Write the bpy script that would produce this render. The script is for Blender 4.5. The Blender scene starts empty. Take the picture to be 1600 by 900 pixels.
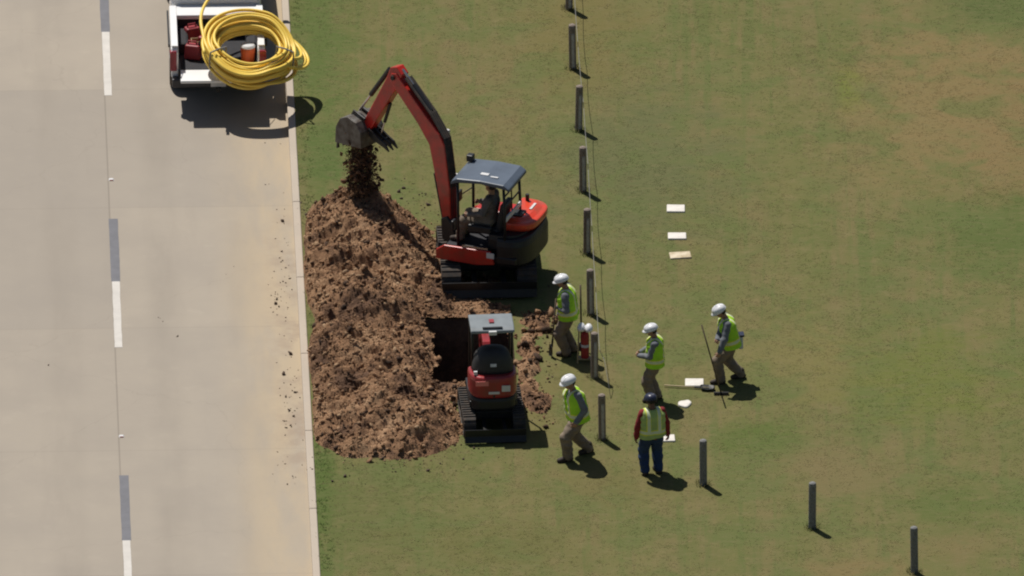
import bpy, bmesh, math, random
import numpy as np
from mathutils import Vector, Matrix, noise as mnoise

random.seed(7)
RNG = np.random.default_rng(11)
S = bpy.context.scene
COL = S.collection

# ------------------------------------------------------------------ camera, sky, sun, exposure
DIST, ELEV = 600.0, math.radians(25.0)
F_PX = 77.0 * DIST                      # focal length in pixels of a 1600 px wide picture
cam_d = bpy.data.cameras.new('camera')
cam_d.sensor_width = 36.0
cam_d.lens = F_PX / 1600.0 * 36.0
cam_d.clip_start, cam_d.clip_end = 20.0, 6000.0
cam = bpy.data.objects.new('camera', cam_d)
COL.objects.link(cam)
cam.location = (0.0, -DIST * math.cos(ELEV), DIST * math.sin(ELEV))
cam.rotation_euler = (math.pi / 2 - ELEV, 0, 0)
S.camera = cam

SUN_TRAVEL = Vector((0.32, -0.47, -1.0)).normalized()
sun_el = math.asin(-SUN_TRAVEL.z)
world = bpy.data.worlds.new('World')
S.world = world
world.use_nodes = True
wn = world.node_tree
sky = wn.nodes.new('ShaderNodeTexSky')
sky.sky_type = 'NISHITA'
sky.sun_disc = False
sky.sun_elevation = sun_el
sky.sun_rotation = math.atan2(-SUN_TRAVEL.x, -SUN_TRAVEL.y)
bg = wn.nodes['Background']
bg.inputs['Strength'].default_value = 0.05
wn.links.new(sky.outputs['Color'], bg.inputs['Color'])
sun_d = bpy.data.lights.new('sun', 'SUN')
sun_d.energy = 5.0
sun_d.angle = math.radians(0.5)
sun_d.color = (1.0, 0.955, 0.88)
sun = bpy.data.objects.new('sun', sun_d)
COL.objects.link(sun)
sun.location = (-100, 150, 300)
sun.rotation_euler = SUN_TRAVEL.to_track_quat('-Z', 'Y').to_euler()
S.view_settings.view_transform = 'Standard'
S.view_settings.look = 'None'
S.view_settings.exposure = -0.03
S.view_settings.gamma = 1.0
S.view_settings.use_curve_mapping = False
S.cycles.filter_width = 2.1             # a long lens through warm air: softer than a studio picture
S.cycles.max_bounces = 6

# ------------------------------------------------------------------ survey of the site
def G(px, py, z=0.0):
    """ground point seen at (px, py) of the 1600x900 survey picture, at height z"""
    cx, cy = (px - 800.0) / F_PX, (450.0 - py) / F_PX
    se, ce = math.sin(ELEV), math.cos(ELEV)
    d = Vector((cx, ce + cy * se, -se + cy * ce))
    o = cam.location
    t = (z - o.z) / d.z
    return Vector((o.x + d.x * t, o.y + d.y * t, z))

# ------------------------------------------------------------------ materials
def srgb(r, g, b):
    f = lambda c: (c / 255 / 12.92) if c / 255 <= 0.04045 else ((c / 255 + 0.055) / 1.055) ** 2.4
    return (f(r), f(g), f(b))

def _n(nt, typ, **kw):
    n = nt.nodes.new(typ)
    for k, v in kw.items():
        setattr(n, k, v)
    return n

def mat(name, col, rough=0.6, metal=0.0, var=0.25, scale=6.0, bump=0.0, bscale=60.0, spec=0.4, coat=0.0, var_col=None):
    m = bpy.data.materials.new(name)
    m.use_nodes = True
    nt = m.node_tree
    b = nt.nodes['Principled BSDF']
    tc = _n(nt, 'ShaderNodeTexCoord')
    nz = _n(nt, 'ShaderNodeTexNoise')
    nz.inputs['Scale'].default_value = scale
    nz.inputs['Detail'].default_value = 6
    nt.links.new(tc.outputs['Object'], nz.inputs['Vector'])
    ramp = _n(nt, 'ShaderNodeMapRange')
    ramp.inputs['From Min'].default_value = 0.35
    ramp.inputs['From Max'].default_value = 0.68
    nt.links.new(nz.outputs['Fac'], ramp.inputs['Value'])
    mx = _n(nt, 'ShaderNodeMix', data_type='RGBA')
    mx.inputs['A'].default_value = (*col, 1)
    c2 = var_col if var_col else tuple(c * (1 - var) for c in col)
    mx.inputs['B'].default_value = (*c2, 1)
    nt.links.new(ramp.outputs['Result'], mx.inputs['Factor'])
    nt.links.new(mx.outputs['Result'], b.inputs['Base Color'])
    b.inputs['Roughness'].default_value = rough
    b.inputs['Metallic'].default_value = metal
    b.inputs['Specular IOR Level'].default_value = spec
    b.inputs['Coat Weight'].default_value = coat
    if bump > 0:
        n2 = _n(nt, 'ShaderNodeTexNoise')
        n2.inputs['Scale'].default_value = bscale
        n2.inputs['Detail'].default_value = 5
        nt.links.new(tc.outputs['Object'], n2.inputs['Vector'])
        bp = _n(nt, 'ShaderNodeBump')
        bp.inputs['Strength'].default_value = bump
        bp.inputs['Distance'].default_value = 0.02
        nt.links.new(n2.outputs['Fac'], bp.inputs['Height'])
        nt.links.new(bp.outputs['Normal'], b.inputs['Normal'])
    return m

M = {
    'red_paint': mat('machine_red_paint', (0.55, 0.020, 0.014), 0.32, var=0.35, scale=5, coat=0.25, var_col=(0.34, 0.035, 0.022)),
    'small_red': mat('digger_red_paint', (0.32, 0.020, 0.024), 0.34, scale=5, coat=0.25, var_col=(0.22, 0.03, 0.03)),
    'hood_lit_red': mat('hood_sunlit_red_paint', (0.70, 0.055, 0.022), 0.3, scale=5, coat=0.4, var_col=(0.50, 0.075, 0.035)),  # machine red painted brighter, sunlight on the hood put into the colour
    'black_paint': mat('machine_black_paint', (0.016, 0.017, 0.02), 0.45, var=0.4, scale=5),
    'dark_metal': mat('oily_dark_metal', (0.03, 0.03, 0.03), 0.5, 0.4, var=0.4, scale=9),
    'steel': mat('bright_steel', (0.6, 0.6, 0.6), 0.25, 0.9, var=0.2),
    'bucket_metal': mat('worn_bucket_metal', (0.15, 0.145, 0.135), 0.5, 0.3, var=0.5, scale=7, var_col=(0.07, 0.055, 0.045)),
    'canopy': mat('canopy_blue_grey_paint', (0.10, 0.125, 0.165), 0.42, var=0.2, scale=3, spec=0.35),
    'pale_canopy': mat('canopy_pale_grey_paint', (0.20, 0.225, 0.24), 0.5, var=0.2, scale=4),
    'rubber': mat('dusty_rubber', (0.035, 0.034, 0.033), 0.9, var=0.4, scale=9, var_col=(0.075, 0.055, 0.042)),
    'seat_vinyl': mat('seat_vinyl', (0.03, 0.03, 0.032), 0.6),
    'pale_mark': mat('pale_sticker_and_glint', (0.62, 0.62, 0.62), 0.5, var=0.1),  # pale plates, studs and lids; on the canopy roof it paints glints
    'plate_red': mat('pale_red_reflector', (0.75, 0.22, 0.2), 0.35, var=0.1),
    'white_paint': mat('truck_white_paint', (0.80, 0.80, 0.80), 0.35, var=0.06, scale=2, coat=0.4),
    'bed_liner': mat('bed_liner_black', (0.025, 0.025, 0.03), 0.8, bump=0.3),
    'tail_red': mat('tail_lamp_red', (0.32, 0.02, 0.035), 0.25, coat=0.5),
    'glass': mat('dark_window_glass', (0.02, 0.025, 0.03), 0.08, spec=0.6, var=0.1),
    'chrome': mat('bumper_dark', (0.05, 0.05, 0.055), 0.4, 0.3),
    'can_red': mat('fuel_can_red', (0.30, 0.03, 0.04), 0.5),
    'can_orange': mat('cooler_orange', (0.72, 0.13, 0.03), 0.5),
    'tan_card': mat('tan_cardboard', (0.42, 0.30, 0.17), 0.8),
    'pipe_yellow': mat('pipe_yellow', (0.90, 0.65, 0.12), 0.42, var=0.12, scale=2.5, var_col=(0.80, 0.55, 0.09)),
    'strap': mat('strap_grey', (0.22, 0.21, 0.2), 0.8),
    'wood_dark': mat('weathered_wood_dark', (0.27, 0.22, 0.185), 0.9, var=0.45, scale=14, bump=0.5),
    'wood_face': mat('weathered_wood_grey', (0.48, 0.46, 0.44), 0.9, var=0.3, scale=16, bump=0.4),
    'wood_grey': mat('weathered_wood_charcoal', (0.23, 0.23, 0.225), 0.9, var=0.4, scale=14, bump=0.5),
    'cable': mat('cable_pale', (0.24, 0.235, 0.22), 0.8),
    'handle_wood': mat('tool_handle_wood', (0.42, 0.34, 0.20), 0.7),
    'handle_brown': mat('tool_handle_brown', (0.13, 0.095, 0.06), 0.7),
    'slab': mat('white_slab', (0.72, 0.68, 0.63), 0.85, var=0.15, scale=8, bump=0.2),
    'slab_tan': mat('muddy_slab', (0.66, 0.58, 0.44), 0.85, var=0.3, scale=6, var_col=(0.40, 0.32, 0.2), bump=0.2),
    'hat_white': mat('hard_hat_white', (0.80, 0.80, 0.82), 0.3, var=0.06, coat=0.3),
    'hat_navy': mat('hard_hat_navy', (0.025, 0.03, 0.06), 0.35),
    'skin_tan': mat('skin_tan', (0.36, 0.20, 0.13), 0.55, var=0.12),
    'skin_brown': mat('skin_brown', (0.16, 0.075, 0.045), 0.55, var=0.12),
    'eye': mat('eye_dark', (0.02, 0.015, 0.012), 0.3),
    'lip': mat('lip', (0.25, 0.09, 0.07), 0.5),
    'hair': mat('hair_dark', (0.02, 0.015, 0.012), 0.7),
    'shirt_grey': mat('shirt_grey', (0.17, 0.18, 0.20), 0.9, var=0.3, scale=9),
    'shirt_red': mat('shirt_red', (0.24, 0.022, 0.026), 0.9, var=0.3, scale=9),
    'shirt_brown': mat('shirt_drab', (0.16, 0.14, 0.125), 0.9, var=0.3, scale=9),
    'khaki': mat('trousers_khaki', (0.225, 0.175, 0.13), 0.95, var=0.25, scale=7),
    'jeans': mat('jeans_blue', (0.025, 0.05, 0.12), 0.95, var=0.3, scale=9),
    'vest': mat('vest_lime', (0.40, 0.76, 0.03), 0.75, var=0.15, scale=6),
    'vest_dull': mat('vest_dull_green', (0.40, 0.52, 0.16), 0.8, var=0.2, scale=6),
    'vest_band': mat('vest_reflective_band', (0.66, 0.72, 0.48), 0.5, var=0.1),
    'vest_yellow': mat('vest_yellow_band', (0.72, 0.74, 0.05), 0.7, var=0.1),
    'boot': mat('boot_leather', (0.045, 0.032, 0.024), 0.75),
    'bag': mat('bag_white', (0.62, 0.62, 0.68), 0.8),
    'canister_red': mat('canister_red', (0.33, 0.022, 0.03), 0.4),
    'paint_white': mat('road_paint_white', (0.56, 0.53, 0.49), 0.8, var=0.12, scale=4),
    'paint_dark': mat('road_paint_dark', (0.16, 0.16, 0.175), 0.85, var=0.15, scale=4),
    'crumb_dark': mat('crumb_dark', (0.09, 0.06, 0.045), 0.95),
}

def make_soil(name, light, dark, pale, scale=3.2, strength=0.9):
    m = bpy.data.materials.new(name)
    m.use_nodes = True
    nt = m.node_tree
    b = nt.nodes['Principled BSDF']
    b.inputs['Roughness'].default_value = 0.95
    b.inputs['Specular IOR Level'].default_value = 0.1
    geo = _n(nt, 'ShaderNodeNewGeometry')
    def noise(s, det=6, rough=0.6):
        n = _n(nt, 'ShaderNodeTexNoise')
        n.inputs['Scale'].default_value = s
        n.inputs['Detail'].default_value = det
        n.inputs['Roughness'].default_value = rough
        nt.links.new(geo.outputs['Position'], n.inputs['Vector'])
        return n
    a, c = noise(scale * 1.6, 7, 0.68), noise(0.9, 5, 0.6)
    r = _n(nt, 'ShaderNodeValToRGB')
    r.color_ramp.elements[0].position = 0.40
    r.color_ramp.elements[0].color = (*dark, 1)
    r.color_ramp.elements[1].position = 0.64
    r.color_ramp.elements[1].color = (*pale, 1)
    e = r.color_ramp.elements.new(0.50)
    e.color = (*light, 1)
    ad = _n(nt, 'ShaderNodeMath', operation='MULTIPLY_ADD')
    nt.links.new(c.outputs['Fac'], ad.inputs[0])
    ad.inputs[1].default_value = 0.6
    ad2 = _n(nt, 'ShaderNodeMath', operation='MULTIPLY')
    nt.links.new(a.outputs['Fac'], ad2.inputs[0])
    ad2.inputs[1].default_value = 0.4
    nt.links.new(ad2.outputs[0], ad.inputs[2])
    nt.links.new(ad.outputs[0], r.inputs['Fac'])
    nt.links.new(r.outputs['Color'], b.inputs['Base Color'])
    n3 = noise(26, 8, 0.7)
    bp = _n(nt, 'ShaderNodeBump')
    bp.inputs['Strength'].default_value = strength
    bp.inputs['Distance'].default_value = 0.05
    nt.links.new(n3.outputs['Fac'], bp.inputs['Height'])
    nt.links.new(bp.outputs['Normal'], b.inputs['Normal'])
    return m

M['soil'] = make_soil('dug_soil', (0.280, 0.160, 0.090), (0.120, 0.070, 0.046), (0.405, 0.258, 0.155))
M['soil_pale'] = make_soil('dry_soil', (0.40, 0.26, 0.155), (0.30, 0.185, 0.11), (0.48, 0.34, 0.22))
M['soil_dark'] = make_soil('damp_and_backlit_soil', (0.085, 0.055, 0.04), (0.05, 0.034, 0.026), (0.14, 0.09, 0.06))  # damp clods; in the falling stream it paints backlit shade
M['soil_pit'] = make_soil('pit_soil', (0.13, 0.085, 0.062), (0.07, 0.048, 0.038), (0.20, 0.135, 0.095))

# ------------------------------------------------------------------ mesh builder
class MB:
    def __init__(s, T=None):
        s.v, s.f, s.m, s.T = [], [], [], (T or Matrix.Identity(4))
    def add(s, vs, fs, mi=0, T=None):
        o = len(s.v)
        X = s.T @ T if T is not None else s.T
        s.v += [tuple(X @ Vector(p)) for p in vs]
        s.f += [tuple(i + o for i in f) for f in fs]
        s.m += [mi] * len(fs)
        return s
    def box(s, c, size, rot=None, mi=0, taper=(1, 1)):
        hx, hy, hz = size[0] / 2, size[1] / 2, size[2] / 2
        tx, ty = taper
        vs = [(-hx, -hy, -hz), (hx, -hy, -hz), (hx, hy, -hz), (-hx, hy, -hz),
              (-hx * tx, -hy * ty, hz), (hx * tx, -hy * ty, hz), (hx * tx, hy * ty, hz), (-hx * tx, hy * ty, hz)]
        fs = [(3, 2, 1, 0), (4, 5, 6, 7), (0, 1, 5, 4), (1, 2, 6, 5), (2, 3, 7, 6), (3, 0, 4, 7)]
        T = Matrix.Translation(Vector(c))
        if rot is not None:
            T = T @ rot.to_4x4()
        return s.add(vs, fs, mi, T)
    def prism(s, prof, w, T=None, mi=0):
        """profile in local XZ, extruded along local Y from -w/2 to w/2"""
        n = len(prof)
        vs = [(p[0], -w / 2, p[1]) for p in prof] + [(p[0], w / 2, p[1]) for p in prof]
        fs = [tuple(range(n)), tuple(reversed(range(n, 2 * n)))]
        fs += [(i, i + n, (i + 1) % n + n, (i + 1) % n) for i in range(n)]
        return s.add(vs, fs, mi, T)
    def tube(s, pts, r, n=8, mi=0, closed=False):
        pts = [Vector(p) for p in pts]
        rs = r if isinstance(r, (list, tuple)) else [r] * len(pts)
        vs, fs = [], []
        up = None
        L = len(pts)
        for i, p in enumerate(pts):
            if closed:
                t = pts[(i + 1) % L] - pts[i - 1]
            else:
                t = pts[min(i + 1, L - 1)] - pts[max(i - 1, 0)]
            t.normalize()
            if up is None:
                up = t.orthogonal().normalized()
            up = (up - t * up.dot(t))
            up = up.normalized() if up.length > 1e-6 else t.orthogonal().normalized()
            sd = t.cross(up)
            for k in range(n):
                a = 2 * math.pi * k / n
                vs.append(p + (up * math.cos(a) + sd * math.sin(a)) * rs[i])
        for i in range(L if closed else L - 1):
            j = (i + 1) % L
            for k in range(n):
                fs.append((i * n + k, i * n + (k + 1) % n, j * n + (k + 1) % n, j * n + k))
        if not closed:
            fs.append(tuple(reversed(range(n))))
            fs.append(tuple(range((L - 1) * n, L * n)))
        return s.add(vs, fs, mi)
    def cyl(s, a, b, r, n=16, mi=0):
        return s.tube([a, b], r, n, mi)
    def lathe(s, prof, n=24, T=None, mi=0):
        """profile of (radius, z) turned round local Z"""
        vs, fs = [], []
        for (r, z) in prof:
            for k in range(n):
                a = 2 * math.pi * k / n
                vs.append((r * math.cos(a), r * math.sin(a), z))
        for i in range(len(prof) - 1):
            for k in range(n):
                fs.append((i * n + k, i * n + (k + 1) % n, (i + 1) * n + (k + 1) % n, (i + 1) * n + k))
        fs.append(tuple(reversed(range(n))))
        fs.append(tuple(range((len(prof) - 1) * n, len(prof) * n)))
        return s.add(vs, fs, mi, T)
    def build(s, name, mats, parent=None, smooth=False, bevel=0.0, seg=2):
        me = bpy.data.meshes.new(name)
        me.from_pydata(s.v, [], s.f)
        for m in (mats if isinstance(mats, (list, tuple)) else [mats]):
            me.materials.append(m)
        if any(s.m):
            me.polygons.foreach_set('material_index', s.m)
        me.update()
        bm = bmesh.new()
        bm.from_mesh(me)
        bmesh.ops.recalc_face_normals(bm, faces=bm.faces)
        bm.to_mesh(me)
        bm.free()
        if smooth:
            me.shade_smooth()
        o = bpy.data.objects.new(name, me)
        COL.objects.link(o)
        if parent:
            o.parent = parent
        if bevel > 0:
            b = o.modifiers.new('bevel', 'BEVEL')
            b.width, b.segments, b.limit_method, b.angle_limit = bevel, seg, 'ANGLE', math.radians(35)
            b.harden_normals = False
        return o

def np_mesh(name, v, f, mats, parent=None, smooth=True, mi=None):
    me = bpy.data.meshes.new(name)
    v = np.asarray(v, dtype=np.float32)
    f = np.asarray(f, dtype=np.int32)
    k = f.shape[1]
    me.vertices.add(len(v))
    me.vertices.foreach_set('co', v.ravel())
    me.loops.add(f.size)
    me.loops.foreach_set('vertex_index', f.ravel())
    me.polygons.add(len(f))
    me.polygons.foreach_set('loop_start', np.arange(0, f.size, k, dtype=np.int32))
    me.polygons.foreach_set('loop_total', np.full(len(f), k, dtype=np.int32))
    for m in (mats if isinstance(mats, (list, tuple)) else [mats]):
        me.materials.append(m)
    if mi is not None:
        me.polygons.foreach_set('material_index', np.asarray(mi, dtype=np.int32))
    me.update(calc_edges=True)
    me.validate()
    if smooth:
        me.shade_smooth()
    o = bpy.data.objects.new(name, me)
    COL.objects.link(o)
    if parent:
        o.parent = parent
    return o

def tag(o, label=None, cat=None, group=None, kind=None):
    if label: o['label'] = label
    if cat: o['category'] = cat
    if group: o['group'] = group
    if kind: o['kind'] = kind
    return o

def thing(name, label, cat, loc=(0, 0, 0), rz=0.0, group=None):
    o = bpy.data.objects.new(name, None)
    COL.objects.link(o)
    o.location = loc
    o.rotation_euler = (0, 0, rz)
    o.empty_display_size = 0.2
    return tag(o, label, cat, group)

Rz = lambda a: Matrix.Rotation(a, 4, 'Z')
Tr = lambda *p: Matrix.Translation(Vector(p))

# ------------------------------------------------------------------ smooth 2-D noise for height fields
def vnoise(x, y, seed=0):
    xi, yi = np.floor(x).astype(np.int64), np.floor(y).astype(np.int64)
    fx, fy = x - xi, y - yi
    fx, fy = fx * fx * (3 - 2 * fx), fy * fy * (3 - 2 * fy)
    def h(a, b):
        n = (a * 374761393 + b * 668265263 + seed * 974711) & 0xffffffff
        n = ((n ^ (n >> 13)) * 1274126177) & 0xffffffff
        return ((n ^ (n >> 16)) & 0xffff) / 65535.0
    return (h(xi, yi) * (1 - fx) + h(xi + 1, yi) * fx) * (1 - fy) + (h(xi, yi + 1) * (1 - fx) + h(xi + 1, yi + 1) * fx) * fy
def fbm(x, y, f0, octs, seed=0, gain=0.5):
    t, a, s = 0.0, 1.0, 0.0
    for o in range(octs):
        t = t + a * (vnoise(x * f0 + 17.3 * o, y * f0 - 9.1 * o, seed + o) - 0.5)
        s += a
        a *= gain
        f0 *= 2.03
    return t / s * 2

# ------------------------------------------------------------------ the setting
ROAD_Z = -0.13
k0, k1 = G(457.0, 100), G(501.0, 900)                    # outer kerb line, where the grass starts
KDIR = (k0 - k1).normalized()                             # along the road, away from the camera
KNRM = Vector((KDIR.y, -KDIR.x, 0))                       # to the right, into the grass
KANG = math.atan2(KDIR.y, KDIR.x) - math.pi / 2
KORG = G(479, 500)
def K(v, u, z=0.0):
    """site frame: v metres right of the kerb, u metres along the road"""
    p = KORG + KNRM * v + KDIR * u
    return Vector((p.x, p.y, z))
def toK(p):
    d = Vector((p[0], p[1], 0)) - KORG
    return d.dot(KNRM), d.dot(KDIR)
def toKnp(x, y):
    dx, dy = x - KORG.x, y - KORG.y
    return dx * KNRM.x + dy * KNRM.y, dx * KDIR.x + dy * KDIR.y

# pit corners in the site frame
pv0, pu0 = toK(G(668, 602)); pv1, pu1 = toK(G(800, 497))
PIT = (pv0, pv1, pu0, pu1)

# grass material: mown, sun-dried, blotched
def make_lawn():
    m = bpy.data.materials.new('dry_mown_grass')
    m.use_nodes = True
    nt = m.node_tree
    L = nt.links
    b = nt.nodes['Principled BSDF']
    b.inputs['Roughness'].default_value = 0.95
    b.inputs['Specular IOR Level'].default_value = 0.08
    geo = _n(nt, 'ShaderNodeNewGeometry')
    def noise(s, det=5, rough=0.55, dist=0.0, sc=None):
        n = _n(nt, 'ShaderNodeTexNoise')
        n.inputs['Scale'].default_value = s
        n.inputs['Detail'].default_value = det
        n.inputs['Roughness'].default_value = rough
        n.inputs['Distortion'].default_value = dist
        if sc:
            mp = _n(nt, 'ShaderNodeMapping')
            mp.inputs['Scale'].default_value = sc
            L.new(geo.outputs['Position'], mp.inputs['Vector'])
            L.new(mp.outputs['Vector'], n.inputs['Vector'])
        else:
            L.new(geo.outputs['Position'], n.inputs['Vector'])
        return n.outputs['Fac']
    def mr(x, a, b_, lo=0.0, hi=1.0):
        n = _n(nt, 'ShaderNodeMapRange')
        n.interpolation_type = 'SMOOTHSTEP'
        n.inputs['From Min'].default_value = a
        n.inputs['From Max'].default_value = b_
        n.inputs['To Min'].default_value = lo
        n.inputs['To Max'].default_value = hi
        L.new(x, n.inputs['Value'])
        return n.outputs['Result']
    def mix(fac, a, bb):
        n = _n(nt, 'ShaderNodeMix', data_type='RGBA')
        if hasattr(fac, 'links'): L.new(fac, n.inputs['Factor'])
        else: n.inputs['Factor'].default_value = fac
        for s_, v in (('A', a), ('B', bb)):
            if hasattr(v, 'links'): L.new(v, n.inputs[s_])
            else: n.inputs[s_].default_value = (*v, 1)
        return n.outputs['Result']
    def math_(op, a, bb):
        n = _n(nt, 'ShaderNodeMath', operation=op)
        for i, v in enumerate((a, bb)):
            if hasattr(v, 'links'): L.new(v, n.inputs[i])
            else: n.inputs[i].default_value = v
        return n.outputs[0]
    base = mix(mr(noise(0.32, 6, 0.62, 0.4), 0.36, 0.66), (0.130, 0.139, 0.054), (0.166, 0.152, 0.068))
    base = mix(mr(noise(1.0, 4, 0.6, 0.2, (1.7, 0.085, 1)), 0.42, 0.62, 0, 0.75), base, (0.176, 0.146, 0.074))
    base = mix(mr(noise(1.0, 4, 0.6, 0.2, (2.6, 0.12, 1)), 0.52, 0.66, 0, 0.7), base, (0.106, 0.134, 0.048))
    base = mix(mr(noise(1.1, 6, 0.65), 0.42, 0.68, 0, 0.7), base, (0.118, 0.132, 0.050))
    base = mix(mr(noise(2.4, 6, 0.7), 0.50, 0.74, 0, 0.65), base, (0.205, 0.172, 0.090))
    jit = noise(1.0, 6, 0.68)
    # (px, py, radius across m, radius deep m, colour, strength): worn and lush patches of this field
    for (px, py, rx, ry, c, st) in (
        (1500, 130, 2.2, 5.0, (0.213, 0.158, 0.080), 0.85), (1420, 200, 1.9, 3.6, (0.204, 0.158, 0.078), 0.62),
        (1590, 230, 1.5, 4.0, (0.204, 0.149, 0.075), 0.81), (1550, 10, 1.5, 1.7, (0.094, 0.119, 0.045), 0.95),
        (1330, 140, 0.42, 1.0, (0.138, 0.176, 0.036), 0.56), (1570, 370, 1.7, 2.4, (0.094, 0.123, 0.042), 0.95),
        (1000, 260, 2.2, 4.2, (0.116, 0.127, 0.061), 0.88), (900, 40, 1.5, 4.0, (0.160, 0.138, 0.059), 0.88),
        (500, 60, 0.75, 4.4, (0.099, 0.134, 0.045), 0.95), (510, 240, 0.6, 2.3, (0.090, 0.127, 0.042), 0.95),
        (505, 780, 0.4, 5.2, (0.079, 0.121, 0.034), 0.95), (600, 800, 1.5, 2.6, (0.112, 0.127, 0.048), 0.75),
        (700, 60, 0.35, 5.0, (0.182, 0.143, 0.076), 0.75), (790, 160, 0.4, 3.8, (0.182, 0.143, 0.074), 0.62),
        (1190, 690, 1.1, 1.0, (0.097, 0.130, 0.040), 0.95), (1300, 735, 1.5, 1.5, (0.175, 0.144, 0.075), 0.72),
        (1480, 850, 1.2, 1.1, (0.175, 0.140, 0.071), 0.62), (1330, 890, 1.3, 0.7, (0.193, 0.149, 0.074), 0.88),
        (1440, 590, 2.2, 2.6, (0.132, 0.149, 0.045), 0.88), (1250, 560, 1.3, 2.2, (0.182, 0.160, 0.069), 0.75),
        (1500, 790, 1.6, 1.2, (0.105, 0.130, 0.045), 0.88), (780, 850, 2.2, 1.4, (0.130, 0.128, 0.051), 0.75),
        (870, 630, 1.1, 2.3, (0.160, 0.143, 0.061), 0.75), (960, 760, 1.4, 1.2, (0.149, 0.134, 0.058), 0.75)):
        p = G(px, py)
        mp = _n(nt, 'ShaderNodeVectorMath', operation='SUBTRACT')
        L.new(geo.outputs['Position'], mp.inputs[0])
        mp.inputs[1].default_value = p
        ml = _n(nt, 'ShaderNodeVectorMath', operation='MULTIPLY')
        L.new(mp.outputs[0], ml.inputs[0])
        ml.inputs[1].default_value = (1 / rx, 1 / ry, 0)
        ln = _n(nt, 'ShaderNodeVectorMath', operation='LENGTH')
        L.new(ml.outputs[0], ln.inputs[0])
        d = math_('ADD', ln.outputs['Value'], math_('MULTIPLY', math_('SUBTRACT', jit, 0.5), 2.6))
        base = mix(mr(d, 1.25, 0.25, 0, st), base, c)
    base = mix(mr(noise(0.75, 3, 0.55, 0.6), 0.47, 0.66, 0, 0.62), base, (0.112, 0.140, 0.052))
    base = mix(mr(noise(0.95, 4, 0.6, 0.8, (1.0, 0.7, 1)), 0.56, 0.74, 0, 0.45), base, (0.195, 0.162, 0.082))
    base = mix(mr(noise(6, 4, 0.7, sc=(0.6, 1.5, 1)), 0.45, 0.78, 0, 0.55), base, (0.185, 0.160, 0.090))
    base = mix(mr(noise(14, 4, 0.75, sc=(0.8, 1.6, 1)), 0.46, 0.72, 0, 0.30), base, (0.090, 0.098, 0.038))
    tone = _n(nt, 'ShaderNodeMix', data_type='RGBA', blend_type='MULTIPLY')
    tone.inputs['Factor'].default_value = 1.0
    L.new(base, tone.inputs['A']); tone.inputs['B'].default_value = (0.90, 0.885, 0.80, 1)
    L.new(tone.outputs['Result'], b.inputs['Base Color'])
    bp = _n(nt, 'ShaderNodeBump')
    bp.inputs['Strength'].default_value = 0.30
    bp.inputs['Distance'].default_value = 0.04
    L.new(noise(16, 8, 0.75), bp.inputs['Height'])
    L.new(bp.outputs['Normal'], b.inputs['Normal'])
    return m
M['lawn'] = make_lawn()

# lawn: one sheet to the horizon with the pit left open
def build_lawn():
    vs_ = [0.0, 1.2, PIT[0], PIT[1], 12, 40, 200, 2500]
    us_ = [-1500, -200, -30, PIT[2], PIT[3], 30, 200, 4000]
    v, f = [], []
    for u in us_:
        for w in vs_:
            v.append(tuple(K(w, u)))
    n = len(vs_)
    for j in range(len(us_) - 1):
        for i in range(n - 1):
            if vs_[i] == PIT[0] and us_[j] == PIT[2]:
                continue
            f.append((j * n + i, j * n + i + 1, (j + 1) * n + i + 1, (j + 1) * n + i))
    o = len(v)
    for (a, b_) in ((-2500, -24.0),):
        v += [tuple(K(a, -1500, -0.02)), tuple(K(b_, -1500, -0.02)), tuple(K(b_, 4000, -0.02)), tuple(K(a, 4000, -0.02))]
        f.append((o, o + 1, o + 2, o + 3))
    b = MB(); b.v, b.f, b.m = v, f, [0] * len(f)
    tag(b.build('lawn', M['lawn']), kind='structure')
build_lawn()

# pit: ragged walls and floor below the lawn
def build_pit():
    v0, v1, u0, u1 = PIT
    depth = 1.7
    v, f = [], []
    n_per, rings = 200, 26
    def rim(t):
        per = 2 * ((v1 - v0) + (u1 - u0)); d = t * per
        for (a, b_, L_) in (((v0, u0), (v1, u0), v1 - v0), ((v1, u0), (v1, u1), u1 - u0), ((v1, u1), (v0, u1), v1 - v0), ((v0, u1), (v0, u0), u1 - u0)):
            if d <= L_: return a[0] + (b_[0] - a[0]) * d / L_, a[1] + (b_[1] - a[1]) * d / L_
            d -= L_
        return v0, u0
    cv, cu = (v0 + v1) / 2, (u0 + u1) / 2
    for r in range(rings):
        q = r / (rings - 1)
        for i in range(n_per):
            a, b_ = rim(i / n_per)
            if q < 0.6:
                z = -depth * q / 0.6; sc = 1 - 0.12 * q / 0.6
            else:
                z = -depth; sc = 0.88 * (1 - (q - 0.6) / 0.4) + 0.002
            dv, du = (a - cv) * sc, (b_ - cu) * sc
            p = K(cv + dv, cu + du, z)
            if r > 0:
                w = mnoise.noise(Vector(p) * 3.1) * 0.09 + mnoise.noise(Vector(p) * 9) * 0.05
                p += (KNRM * (-1 if dv > 0 else 1) * abs(w) + Vector((0, 0, w * 0.8 if q > 0.5 else 0)))
            v.append(tuple(p))
    for r in range(rings - 1):
        for i in range(n_per):
            j = (i + 1) % n_per
            f.append((r * n_per + i, r * n_per + j, (r + 1) * n_per + j, (r + 1) * n_per + i))
    b = MB(); b.v, b.f, b.m = v, f, [0] * len(f)
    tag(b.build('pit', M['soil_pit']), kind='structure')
build_pit()

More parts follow.
